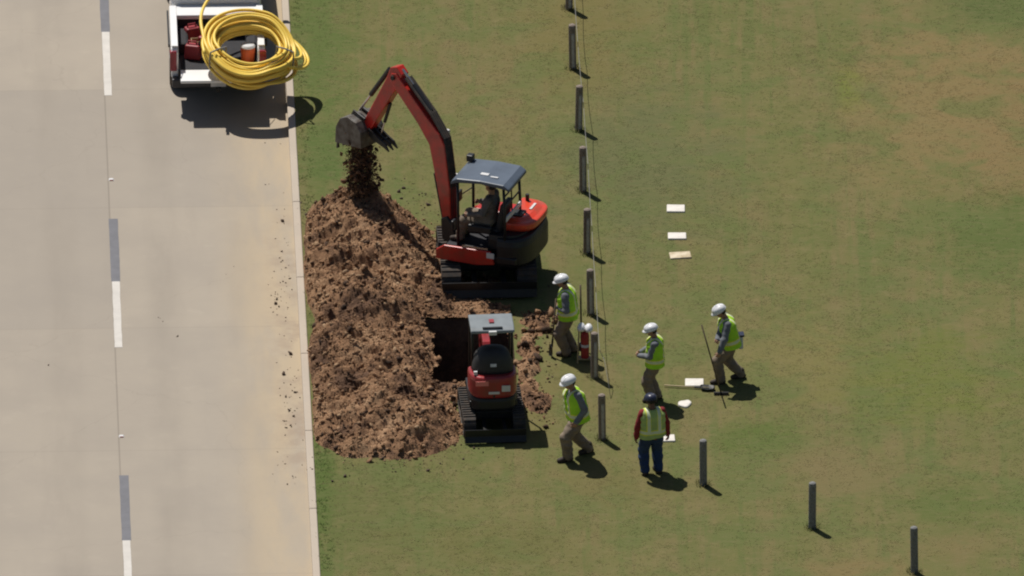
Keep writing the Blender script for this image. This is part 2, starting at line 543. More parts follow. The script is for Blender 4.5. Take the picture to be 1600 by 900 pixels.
# concrete road
def make_concrete(name, c1, c2, dust=True, joints=True):
    m = bpy.data.materials.new(name)
    m.use_nodes = True
    nt = m.node_tree
    L = nt.links
    b = nt.nodes['Principled BSDF']
    b.inputs['Roughness'].default_value = 0.85
    b.inputs['Specular IOR Level'].default_value = 0.2
    tc = _n(nt, 'ShaderNodeTexCoord')
    sep = _n(nt, 'ShaderNodeSeparateXYZ')
    L.new(tc.outputs['Object'], sep.inputs[0])
    def noise(s, det=5, rough=0.55, sc=(1, 1, 1)):
        mp = _n(nt, 'ShaderNodeMapping')
        mp.inputs['Scale'].default_value = sc
        L.new(tc.outputs['Object'], mp.inputs['Vector'])
        n = _n(nt, 'ShaderNodeTexNoise')
        n.inputs['Scale'].default_value = s
        n.inputs['Detail'].default_value = det
        n.inputs['Roughness'].default_value = rough
        L.new(mp.outputs[0], n.inputs['Vector'])
        return n.outputs['Fac']
    def mr(x, a, b_, lo=0.0, hi=1.0):
        n = _n(nt, 'ShaderNodeMapRange', interpolation_type='SMOOTHSTEP')
        for k_, v_ in (('From Min', a), ('From Max', b_), ('To Min', lo), ('To Max', hi)):
            n.inputs[k_].default_value = v_
        L.new(x, n.inputs['Value'])
        return n.outputs['Result']
    def mul(a, bb):
        n = _n(nt, 'ShaderNodeMath', operation='MULTIPLY')
        for i, v in enumerate((a, bb)):
            if hasattr(v, 'links'): L.new(v, n.inputs[i])
            else: n.inputs[i].default_value = v
        return n.outputs[0]
    def mix(fac, a, bb):
        n = _n(nt, 'ShaderNodeMix', data_type='RGBA')
        L.new(fac, n.inputs['Factor'])
        for s_, v in (('A', a), ('B', bb)):
            if hasattr(v, 'links'): L.new(v, n.inputs[s_])
            else: n.inputs[s_].default_value = (*v, 1)
        return n.outputs['Result']
    col = mix(mr(noise(0.5, 6, 0.6), 0.32, 0.68), c1, c2)
    col = mix(mr(noise(1.0, 6, 0.65, (1.6, 0.16, 1)), 0.5, 0.8, 0, 0.30), col, tuple(c * 0.80 for c in c1))
    col = mix(mr(noise(2.2, 5, 0.6), 0.55, 0.8, 0, 0.22), col, tuple(min(c * 1.22, 0.9) for c in c2))
    if joints:
        fl = _n(nt, 'ShaderNodeMath', operation='DIVIDE'); L.new(sep.outputs['Y'], fl.inputs[0]); fl.inputs[1].default_value = 5.8
        fr = _n(nt, 'ShaderNodeMath', operation='FLOOR'); L.new(fl.outputs[0], fr.inputs[0])
        gx = _n(nt, 'ShaderNodeMath', operation='GREATER_THAN'); L.new(sep.outputs['X'], gx.inputs[0]); gx.inputs[1].default_value = LANE_X - 0.07
        cb = _n(nt, 'ShaderNodeCombineXYZ'); L.new(fr.outputs[0], cb.inputs[0]); L.new(gx.outputs[0], cb.inputs[1])
        wh = _n(nt, 'ShaderNodeTexWhiteNoise', noise_dimensions='2D'); L.new(cb.outputs[0], wh.inputs['Vector'])
        col = mix(mr(wh.outputs['Value'], 0.0, 1.0, 0, 0.45), col, (c1[0] * 0.84, c1[1] * 0.86, c1[2] * 0.90))
        for xo in (LANE_X + 0.95, LANE_X + 2.65, LANE_X - 1.1, LANE_X - 2.8):
            sb = _n(nt, 'ShaderNodeMath', operation='SUBTRACT'); L.new(sep.outputs['X'], sb.inputs[0]); sb.inputs[1].default_value = xo
            ab = _n(nt, 'ShaderNodeMath', operation='ABSOLUTE'); L.new(sb.outputs[0], ab.inputs[0])
            col = mix(mul(mr(ab.outputs[0], 0.5, 0.1), mr(noise(0.8, 5, 0.6, (1, 0.25, 1)), 0.35, 0.7, 0.05, 0.42)), col, tuple(c * 0.80 for c in c1))
        vr = _n(nt, 'ShaderNodeTexVoronoi', feature='DISTANCE_TO_EDGE'); vr.inputs['Scale'].default_value = 0.16
        nw = _n(nt, 'ShaderNodeVectorMath', operation='ADD'); L.new(tc.outputs['Object'], nw.inputs[0])
        nn = _n(nt, 'ShaderNodeTexNoise'); nn.inputs['Scale'].default_value = 1.2; nn.inputs['Detail'].default_value = 6; L.new(tc.outputs['Object'], nn.inputs['Vector'])
        L.new(nn.outputs['Color'], nw.inputs[1]); L.new(nw.outputs[0], vr.inputs['Vector'])
        col = mix(mr(vr.outputs['Distance'], 0.0030, 0.001, 0, 0.13), col, tuple(c * 0.6 for c in c1))
    if dust:
        near = mr(sep.outputs['X'], -2.1, -0.5)
        du = mul(near, mr(noise(0.8, 6, 0.62, (1.3, 0.3, 1)), 0.30, 0.62, 0.22, 0.9))
        col = mix(du, col, (0.41, 0.328, 0.225))
        near2 = mul(mr(sep.outputs['X'], -1.1, -0.2), mul(mr(sep.outputs['Y'], -8.5, -5.5), mr(sep.outputs['Y'], 6.5, 3.5)))
        col = mix(mul(near2, mr(noise(1.3, 6, 0.7), 0.42, 0.66, 0, 0.75)), col, (0.29, 0.225, 0.17))
    if joints:
        def line(coord, at, w, st):
            n = _n(nt, 'ShaderNodeMath', operation='SUBTRACT'); L.new(coord, n.inputs[0]); n.inputs[1].default_value = at
            a = _n(nt, 'ShaderNodeMath', operation='ABSOLUTE'); L.new(n.outputs[0], a.inputs[0])
            return mr(a.outputs[0], w, w * 0.4, 0, st)
        col = mix(line(sep.outputs['X'], LANE_X - 0.07, 0.022, 0.5), col, tuple(c * 0.55 for c in c1))
        md = _n(nt, 'ShaderNodeMath', operation='PINGPONG')
        L.new(sep.outputs['Y'], md.inputs[0]); md.inputs[1].default_value = 2.9
        col = mix(mr(md.outputs[0], 0.035, 0.012, 0, 0.13), col, tuple(c * 0.6 for c in c1))
    L.new(col, b.inputs['Base Color'])
    bp = _n(nt, 'ShaderNodeBump')
    bp.inputs['Strength'].default_value = 0.15
    bp.inputs['Distance'].default_value = 0.01
    L.new(noise(40, 4), bp.inputs['Height'])
    L.new(bp.outputs['Normal'], b.inputs['Normal'])
    return m

LANE_X = toK(G(183, 490, ROAD_Z))[0]
M['concrete'] = make_concrete('road_concrete', (0.315, 0.275, 0.228), (0.345, 0.300, 0.245))
M['kerb'] = make_concrete('kerb_concrete', (0.40, 0.345, 0.285), (0.44, 0.375, 0.305), dust=False, joints=False)

def site_obj(o):
    o.location = KORG
    o.rotation_euler = (0, 0, KANG)
    return o
b = MB(); b.add([(-24, -1500, ROAD_Z), (-0.15, -1500, ROAD_Z), (-0.15, 4000, ROAD_Z), (-24, 4000, ROAD_Z)], [(0, 1, 2, 3)])
tag(site_obj(b.build('road', M['concrete'])), kind='structure')
b = MB()
kj = -60.0
while kj < 60:                                            # kerb cast in lengths, with open joints
    b.box((-0.078, kj + 1.825, (ROAD_Z - 0.1 + 0.012) / 2), (0.150, 3.64, 0.112 - ROAD_Z))
    kj += 3.65
o = site_obj(b.build('kerb', M['kerb'], bevel=0.018)); tag(o, kind='structure')
for (a, e) in ((-1500, -60.0), (62.0, 4000)):
    b = MB(); b.box((-0.078, (a + e) / 2, (ROAD_Z - 0.1 + 0.012) / 2), (0.15, e - a, 0.112 - ROAD_Z))
    tag(site_obj(b.build('kerb', M['kerb'])), kind='structure')
b = MB()                                                   # kerb foundation closing the gap beneath the joints
b.box((-0.078, 0, ROAD_Z - 0.06), (0.149, 130, 0.11))
tag(site_obj(b.build('kerb_footing', M['kerb'])), kind='structure')

U = lambda py: toK(G(180, py, ROAD_Z))[1]
u_w = [U(50), U(440), U(845)]
dash_len = U(440) - U(543)
dark_len = U(342) - U(440)
per = (u_w[0] - u_w[2]) / 2
for i in range(-4, 5):
    uw = u_w[1] + per * i
    for (nm, u1, u0, w, m_) in (('lane_marking_white', uw, uw - dash_len, 0.155, 'paint_white'), ('lane_marking_dark', uw + dark_len, uw, 0.185, 'paint_dark')):
        bm_ = MB(); zz = ROAD_Z + 0.004
        n = 12
        vs = []
        for j in range(n + 1):
            u = u0 + (u1 - u0) * j / n
            vs += [(LANE_X - w / 2 + random.uniform(-.004, .004), u, zz), (LANE_X + w / 2 + random.uniform(-.004, .004), u, zz)]
        bm_.add(vs, [(2 * j, 2 * j + 1, 2 * j + 3, 2 * j + 2) for j in range(n)])
        o_ = site_obj(bm_.build(nm, M[m_])); tag(o_, kind='structure')

# raised road studs on the lane joint
for (px, py, lab) in ((174, 281, 'small pale road stud on the lane joint nearer the pickup'),
                      (190, 682, 'small pale road stud on the lane joint lower down, before the last dark dash')):
    p = G(px, py, ROAD_Z)
    t = thing('road_stud', lab, 'road stud', p, KANG, 'raised studs on the lane joint')
    MB().box((0, 0, 0.012), (0.11, 0.11, 0.024), taper=(0.62, 0.62)).build('stud_body', M['pale_mark'], t, bevel=0.004)
    MB().box((0, -0.047, 0.013), (0.07, 0.006, 0.012)).build('reflector', M['can_orange'], t)

# ------------------------------------------------------------------ spoil heap
ICO_V = None
def ico():
    global ICO_V, ICO_F
    if ICO_V is None:
        bm = bmesh.new()
        bmesh.ops.create_icosphere(bm, subdivisions=1, radius=1.0)
        bm.verts.ensure_lookup_table()
        ICO_V = np.array([v.co[:] for v in bm.verts]); ICO_F = np.array([[v.index for v in f.verts] for f in bm.faces])
        bm.free()
    return ICO_V, ICO_F

def clods(xs, ys, zs, sz, flat=(0.5, 1.0)):
    V, F = ico()
    n = len(xs)
    if n == 0: return np.zeros((0, 3)), np.zeros((0, 3), int)
    q = RNG.normal(size=(n, 3, 3))
    Q = np.linalg.qr(q)[0]
    sc = np.stack([RNG.uniform(0.7, 1.6, n), RNG.uniform(0.5, 1.0, n), RNG.uniform(0.4, 0.9, n)], 1) * sz[:, None]
    v = V[None] * (1 + RNG.uniform(-0.42, 0.34, (n, len(V), 1)))
    v = v * sc[:, None, :]
    v = np.einsum('nij,nkj->nki', Q, v) + np.stack([xs, ys, zs], 1)[:, None, :]
    f = F[None] + (np.arange(n) * len(V))[:, None, None]
    return v.reshape(-1, 3), f.reshape(-1, 3)

MOUNDS = []
for (px, py, h, rx, ry) in ((560, 368, 0.98, 1.25, 1.75), (600, 395, 0.78, 1.15, 1.7), (530, 430, 0.62, 0.95, 2.0), (575, 478, 0.80, 1.30, 2.1),
                            (640, 470, 0.42, 1.2, 1.7), (545, 560, 0.62, 1.05, 2.0), (610, 575, 0.55, 1.05, 1.8), (590, 650, 0.62, 1.40, 2.15),
                            (645, 662, 0.48, 1.15, 1.6), (530, 650, 0.40, 0.75, 1.6), (650, 395, 0.35, 0.75, 1.3)):
    v, u = toK(G(px, py)); MOUNDS.append((v, u, h, rx, ry))
def heap_h(x, y):
    v, u = toKnp(x, y)
    wv = v + 0.16 * fbm(x, y, 1.3, 3, 5); wu = u + 0.30 * fbm(x, y, 1.1, 3, 9)
    h = np.full(x.shape, -0.5)
    for (mv, mu, hh, rx, ry) in MOUNDS:
        r = np.sqrt(((wv - mv) / rx) ** 2 + ((wu - mu) / ry) ** 2)
        g = hh * (1.06 - np.sqrt(r * r * 1.05 + 0.05)) - 0.0
        kk = 0.09
        q = np.clip(0.5 + 0.5 * (g - h) / kk, 0, 1)
        h = h + (g - h) * q + kk * q * (1 - q)
    w2v = wv + 0.22 * fbm(x, y, 2.1, 4, 55); w2u = wu + 0.22 * fbm(x, y, 2.3, 4, 57)
    for (px, py, dd, rx, ry, sl) in ((562, 446, 0.34, 0.50, 0.24, 0.25), (597, 468, 0.34, 0.24, 0.42, -0.5), (655, 458, 0.24, 0.24, 0.36, 0), (520, 520, 0.20, 0.50, 0.22, 0.2),
                                     (600, 555, 0.20, 0.55, 0.20, -0.2), (560, 628, 0.20, 0.55, 0.22, 0.1)):
        mv, mu = toK(G(px, py))
        a_, b_ = (w2v - mv), (w2u - mu) + sl * (w2v - mv)
        r2 = (a_ / rx) ** 2 + (b_ / ry) ** 2
        h = h - dd * np.exp(-r2 ** 1.5) * np.clip(h / 0.3, 0, 1)
    # thin spread of crumbs between heap, machines and pit
    a = np.exp(-(((v - 2.7) / 1.7) ** 4 + ((u - 0.4) / 2.0) ** 4))
    sp = 0.10 * a - 0.055 + 0.05 * fbm(x, y, 1.6, 4, 33)
    h = np.maximum(h, np.where(a > 0.02, sp, -0.5))
    h = h - np.clip(0.05 + 0.30 * np.clip(fbm(x * 0 + 3, u, 0.55, 3, 91), 0, 1) - v, 0, 1) * 3.0                 # the kerb holds the toe
    body = np.clip(h / 0.12, 0, 1)
    rid = 1 - np.abs(fbm(x, y, 1.7, 3, 21)) * 2
    fold = 1 - np.abs(fbm(x * 0.55 + 0.2 * y, y * 1.15, 2.2, 4, 23, 0.55)) * 2
    h = h + body * (0.20 * fbm(x, y, 1.15, 5, 2, 0.58) + 0.08 * rid + 0.11 * (fold - 0.4) + 0.10 * fbm(x, y, 3.6, 4, 14, 0.65)) - 0.03
    v0, v1, u0, u1 = PIT
    ins = np.minimum(np.minimum(v - v0, v1 - v), np.minimum(u - u0, u1 - u)) + 0.05 * fbm(x, y, 3.0, 3, 8)
    lip = 0.045 + 0.05 * fbm(x, y, 2.2, 4, 51)
    h = np.where((ins > -0.75 + 0.45 * fbm(x, y, 1.3, 3, 61)), np.maximum(h, lip), h)
    into = np.maximum(0.03, 0.12 + 0.34 * fbm(x, y, 1.7, 5, 71))
    h = np.where(ins > into, -0.5, np.minimum(h, np.maximum(0.05, (into - ins) * 0.8)))
    return h

def build_heap():
    xs = np.arange(G(455, 300).x, G(800, 300).x, 0.032)
    y0, y1 = G(500, 745).y, G(500, 290).y
    ys = np.arange(y0, y1, 0.032)
    X, Y = np.meshgrid(xs, ys)
    H = heap_h(X, Y)
    Z = H + 0.035 * fbm(X, Y, 9, 3, 77, 0.7) * (H > 0)
    idx = np.arange(X.size).reshape(X.shape)
    q = np.stack([idx[:-1, :-1], idx[:-1, 1:], idx[1:, 1:], idx[1:, :-1]], -1).reshape(-1, 4)
    hz = Z.ravel()
    keep = (hz[q] > -0.01).any(1) & (hz[q].min(1) > -0.3)
    q = q[keep]
    Z = np.maximum(Z, -0.03)
    used, inv = np.unique(q, return_inverse=True)
    V = np.stack([X.ravel()[used], Y.ravel()[used], Z.ravel()[used]], 1)
    o = np_mesh('dirt_pile', V, inv.reshape(-1, 4), M['soil'], smooth=True)
    tag(o, 'long heap of loose brown soil beside the kerb', 'dirt pile')
    # clods lying on and around it
    n = 42000
    x = RNG.uniform(xs[0], xs[-1], n); y = RNG.uniform(y0, y1, n)
    h = heap_h(x, y)
    sz = np.minimum(0.008 + RNG.pareto(2.4, n) * 0.010, 0.065)
    ok = (h > 0.0) | ((h > -0.10) & (h > -0.3) & (RNG.uniform(0, 1, n) < 0.12))
    vv, uu = toKnp(x, y)
    ok &= vv > 0.03
    x, y, h, sz = x[ok], y[ok], np.maximum(h[ok], 0), sz[ok]
    cv, cf = clods(x, y, h + sz * 0.35, sz)
    c = np_mesh('soil_clods', cv, cf, [M['soil'], M['soil_dark'], M['soil_pale']], o, smooth=False,
                mi=np.repeat(RNG.choice(3, len(x), p=(0.62, 0.16, 0.22)), len(ICO_F)))
    tag(c, kind='stuff')
build_heap()

def build_rim():
    """low broken ridge right of the pit"""
    pts = [G(*p) for p in ((836, 508), (822, 545), (816, 580), (826, 612), (842, 628))]
    hs = [0.10, 0.17, 0.15, 0.13, 0.12]
    x0, x1 = G(803, 500).x, G(868, 500).x
    y0, y1 = G(800, 672).y, G(800, 485).y
    xs, ys = np.arange(x0, x1, 0.03), np.arange(y0, y1, 0.03)
    X, Y = np.meshgrid(xs, ys)
    def hf(X, Y):
        h = np.full(X.shape, -0.5)
        for p, hh in zip(pts, hs):
            r = np.sqrt(((X - p.x) / 0.30) ** 2 + ((Y - p.y) / 0.62) ** 2) + 0.75 * fbm(X, Y, 2.1, 4, 4)
            h = np.maximum(h, hh * (1.0 - r))
        v, u = toKnp(X, Y)
        h = h + 0.10 * fbm(X, Y, 3.5, 4, 41, 0.6) * np.clip(h / 0.05 + 0.5, 0, 1)
        return np.where(v < PIT[1] + 0.02, -0.5, h)
    Z = hf(X, Y)
    idx = np.arange(X.size).reshape(X.shape)
    q = np.stack([idx[:-1, :-1], idx[:-1, 1:], idx[1:, 1:], idx[1:, :-1]], -1).reshape(-1, 4)
    q = q[(Z.ravel()[q] > -0.01).any(1) & (Z.ravel()[q].min(1) > -0.3)]
    used, inv = np.unique(q, return_inverse=True)
    V = np.stack([X.ravel()[used], Y.ravel()[used], np.maximum(Z, -0.03).ravel()[used]], 1)
    o = np_mesh('dirt_pile', V, inv.reshape(-1, 4), M['soil'], smooth=True)
    tag(o, 'low broken ridge of soil on the right of the pit', 'dirt pile')
    n = 900
    x, y = RNG.uniform(x0, x1, n), RNG.uniform(y0, y1, n)
    h = hf(x, y)
    ok = (h > 0) | ((h > -0.12) & (RNG.uniform(0, 1, n) < 0.2))
    x, y, h = x[ok], y[ok], np.maximum(h[ok], 0)
    sz = np.minimum(0.015 + RNG.pareto(2.4, len(x)) * 0.02, 0.11)
    cv, cf = clods(x, y, h + sz * 0.35, sz)
    c = np_mesh('soil_clods', cv, cf, [M['soil'], M['soil_dark']], o, smooth=False, mi=np.repeat((RNG.uniform(0, 1, len(x)) < 0.35).astype(int), len(ICO_F)))
    tag(c, kind='stuff')
build_rim()

# crumbs knocked over the kerb and onto the lawn
def build_crumbs():
    x, y, z = [], [], []
    for (px, py, n, sx, sy, zz) in ((440, 470, 34, 9, 90, ROAD_Z), (455, 620, 60, 12, 60, ROAD_Z), (452, 420, 26, 8, 60, ROAD_Z), (428, 462, 14, 7, 8, ROAD_Z),
                                    (250, 498, 3, 5, 2, ROAD_Z), (278, 525, 2, 2, 2, ROAD_Z), (76, 570, 1, 1, 1, ROAD_Z), (400, 300, 6, 30, 80, ROAD_Z),
                                    (664, 303, 5, 6, 2, 0), (698, 116, 2, 4, 2, 0), (480, 322, 30, 14, 9, 0), (600, 724, 60, 70, 9, 0), (850, 560, 40, 14, 50, 0), (690, 700, 50, 40, 12, 0), (845, 640, 22, 16, 12, 0), (600, 735, 30, 90, 14, 0), (655, 330, 30, 26, 18, 0),
                                    (640, 312, 40, 22, 16, 0)):
        for _ in range(n):
            p = G(random.gauss(px, sx), random.gauss(py, sy), zz)
            v, u = toK(p)
            if zz < -0.1 and v > -0.2: continue
            x.append(p.x); y.append(p.y); z.append(zz)
    x, y, z = np.array(x), np.array(y), np.array(z)
    sz = np.minimum(0.010 + RNG.pareto(2.6, len(x)) * 0.009, 0.05)
    v, f = clods(x, y, z + sz * 0.35, sz)
    tag(np_mesh('soil_crumbs', v, f, M['crumb_dark'], smooth=False), 'dark soil crumbs scattered over the road edge and grass', kind='stuff')
build_crumbs()

# short grass: tufts standing on the lawn sheet
def build_grass():
    n = 45000
    v, u = RNG.uniform(-0.5, 15.5, n), RNG.uniform(-18, 17, n)
    P = KORG
    x = P.x + KNRM.x * v + KDIR.x * u; y = P.y + KNRM.y * v + KDIR.y * u
    dens = fbm(x, y, 0.45, 4, 3) + 0.6 * fbm(x, y, 1.7, 3, 8)
    edge = v < 0.12 + 0.25 * vnoise(x * 1.5, y * 1.5, 3)
    ok = (v > 0.02) & ((dens > RNG.uniform(-0.9, 0.7, n)) | edge)
    ins = (v > PIT[0] - .1) & (v < PIT[1] + .1) & (u > PIT[2] - .1) & (u < PIT[3] + .1)
    ok &= ~ins & (heap_h(x, y) < 0.0)
    x, y, edge = x[ok], y[ok], edge[ok]
    n = len(x); nb = 4
    sp = 0.05
    X, Y = np.repeat(x, nb) + RNG.normal(0, sp, n * nb), np.repeat(y, nb) + RNG.normal(0, sp, n * nb)
    a = RNG.uniform(0, 2 * math.pi, n * nb)
    eb = np.repeat(edge, nb)
    hh = RNG.uniform(0.003, 0.010, n * nb) * np.where(eb, 3.0, 1.0)
    ln = RNG.uniform(0.03, 0.07, n * nb)
    w = RNG.uniform(0.004, 0.009, n * nb)
    ca, sa = np.cos(a), np.sin(a)
    z0 = np.full_like(X, 0.002)
    v0 = np.stack([X - sa * w, Y + ca * w, z0], 1)
    v1 = np.stack([X + sa * w, Y - ca * w, z0], 1)
    v2 = np.stack([X + ca * ln, Y + sa * ln, hh], 1)
    V = np.stack([v0, v1, v2], 1).reshape(-1, 3)
    F = np.arange(len(V)).reshape(-1, 3)
    cols = [(0.140, 0.142, 0.056), (0.225, 0.190, 0.100), (0.085, 0.120, 0.036)]
    ms = []
    for i, c in enumerate(cols):
        m = mat('grass_blade', c, 0.9, var=0.25, scale=0.8, spec=0.1)
        nt = m.node_tree
        bs = nt.nodes['Principled BSDF']; out = nt.nodes['Material Output']
        tl = nt.nodes.new('ShaderNodeBsdfTranslucent'); ms_ = nt.nodes.new('ShaderNodeMixShader')
        tl.inputs['Color'].default_value = (*c, 1); ms_.inputs['Fac'].default_value = 0.45
        nt.links.new(bs.outputs[0], ms_.inputs[1]); nt.links.new(tl.outputs[0], ms_.inputs[2]); nt.links.new(ms_.outputs[0], out.inputs['Surface'])
        ms.append(m)
    ms[0] = M['lawn']
    bias = fbm(x, y, 0.6, 3, 15)
    r = RNG.uniform(-1, 1, n) + bias
    mi = np.repeat(np.where(edge, 2, np.where(r > 0.9, 1, 0)), nb)
    # longer tufts the mower missed round the foot of each post
    tv, tm = [], []
    for (px, py) in ((889, 14), (895, 107), (904, 203), (911, 299), (917, 396), (923, 491), (929, 590), (941, 686), (1099, 757), (1269, 825), (1429, 894)):
        p = G(px, py)
        for _ in range(90):
            q, rr = random.uniform(0, 6.283), random.uniform(0.06, 0.16)
            bx, by = p.x + rr * math.cos(q), p.y + rr * math.sin(q)
            a2 = q + random.uniform(-1, 1); l2 = random.uniform(0.02, 0.07); h2 = random.uniform(0.04, 0.12)
            tv += [(bx - .006 * math.sin(a2), by + .006 * math.cos(a2), 0), (bx + .006 * math.sin(a2), by - .006 * math.cos(a2), 0), (bx + l2 * math.cos(a2), by + l2 * math.sin(a2), h2)]
            tm.append(random.choice((0, 1, 2, 2)))
    V = np.concatenate([V, np.array(tv)]); F = np.arange(len(V)).reshape(-1, 3); mi = np.concatenate([mi, np.array(tm)])
    tag(np_mesh('grass', V, F, ms, smooth=False, mi=mi), 'short dry mown grass', kind='stuff')
build_grass()

# ------------------------------------------------------------------ excavators
def stadium(L, H, n=10):
    r = H / 2
    pts = []
    for k in range(n + 1):
        a = math.pi / 2 - math.pi * k / n
        pts.append((L / 2 - r + r * math.cos(a), r + r * math.sin(a)))
    for k in range(n + 1):
        a = -math.pi / 2 - math.pi * k / n
        pts.append((-L / 2 + r + r * math.cos(a), r + r * math.sin(a)))
    return pts

def build_track(root, T, L, H, W, n_lug):
    """rubber crawler along local X, its middle at the origin of T"""
    out, inn = stadium(L, H), [(x * (1 - 0.09 / L), 0.045 + z * (H - 0.09) / H) for x, z in stadium(L, H)]
    n = len(out)
    b = MB(T)
    vs = []
    for w in (-W / 2, W / 2):
        vs += [(x, w, z) for x, z in out] + [(x, w, z) for x, z in inn]
    fs = []
    for i in range(n):
        j = (i + 1) % n
        fs += [(i, j, 2 * n + j, 2 * n + i), (n + i, n + j, 3 * n + j, 3 * n + i), (i, j, n + j, n + i), (2 * n + i, 2 * n + j, 3 * n + j, 3 * n + i)]
    b.add(vs, fs)
    # lugs
    per, cum = 0, [0]
    for i in range(n):
        p, q = out[i], out[(i + 1) % n]
        per += math.hypot(q[0] - p[0], q[1] - p[1]); cum.append(per)
    for k in range(n_lug):
        s_ = per * k / n_lug
        i = max(j for j in range(n) if cum[j] <= s_)
        p, q = out[i], out[(i + 1) % n]
        f = (s_ - cum[i]) / max(cum[i + 1] - cum[i], 1e-6)
        x, z = p[0] + (q[0] - p[0]) * f, p[1] + (q[1] - p[1]) * f
        a = math.atan2(q[1] - p[1], q[0] - p[0])
        if z < 0.01: continue
        b.box((x, 0, z), (0.05, W * 0.96, 0.045), Matrix.Rotation(-a, 3, 'Y'))
    tr = b.build('track', M['rubber'], root)
    r = MB(T)
    R = H / 2 - 0.05
    for sx in (-1, 1):
        r.cyl((sx * (L / 2 - H / 2), -W * 0.42, H / 2), (sx * (L / 2 - H / 2), W * 0.42, H / 2), R, 18)
    for k in range(4):
        x = (-0.5 + (k + 0.5) / 4) * (L - H)
        r.cyl((x, -W * 0.40, 0.13), (x, W * 0.40, 0.13), 0.085, 14)
    r.box((0, 0, H * 0.55), (L - H * 1.0, W * 0.5, H * 0.36))
    r.build('track_rollers', M['dark_metal'], tr)
    return tr

def hyd(root, name, a, b_, r, frac=0.6, par=None):
    a, b_ = Vector(a), Vector(b_)
    m = a.lerp(b_, frac)
    c = MB().cyl(a, m, r, 12).build(name, M['black_paint'], par or root, smooth=False)
    MB().cyl(m, b_, r * 0.5, 10).build('piston_rod', M['steel'], c)
    return c

def arm_prism(root, name, prof, w, T, m, bevel=0.02):
    return MB(T).prism(prof, w).build(name, m, root, bevel=bevel)

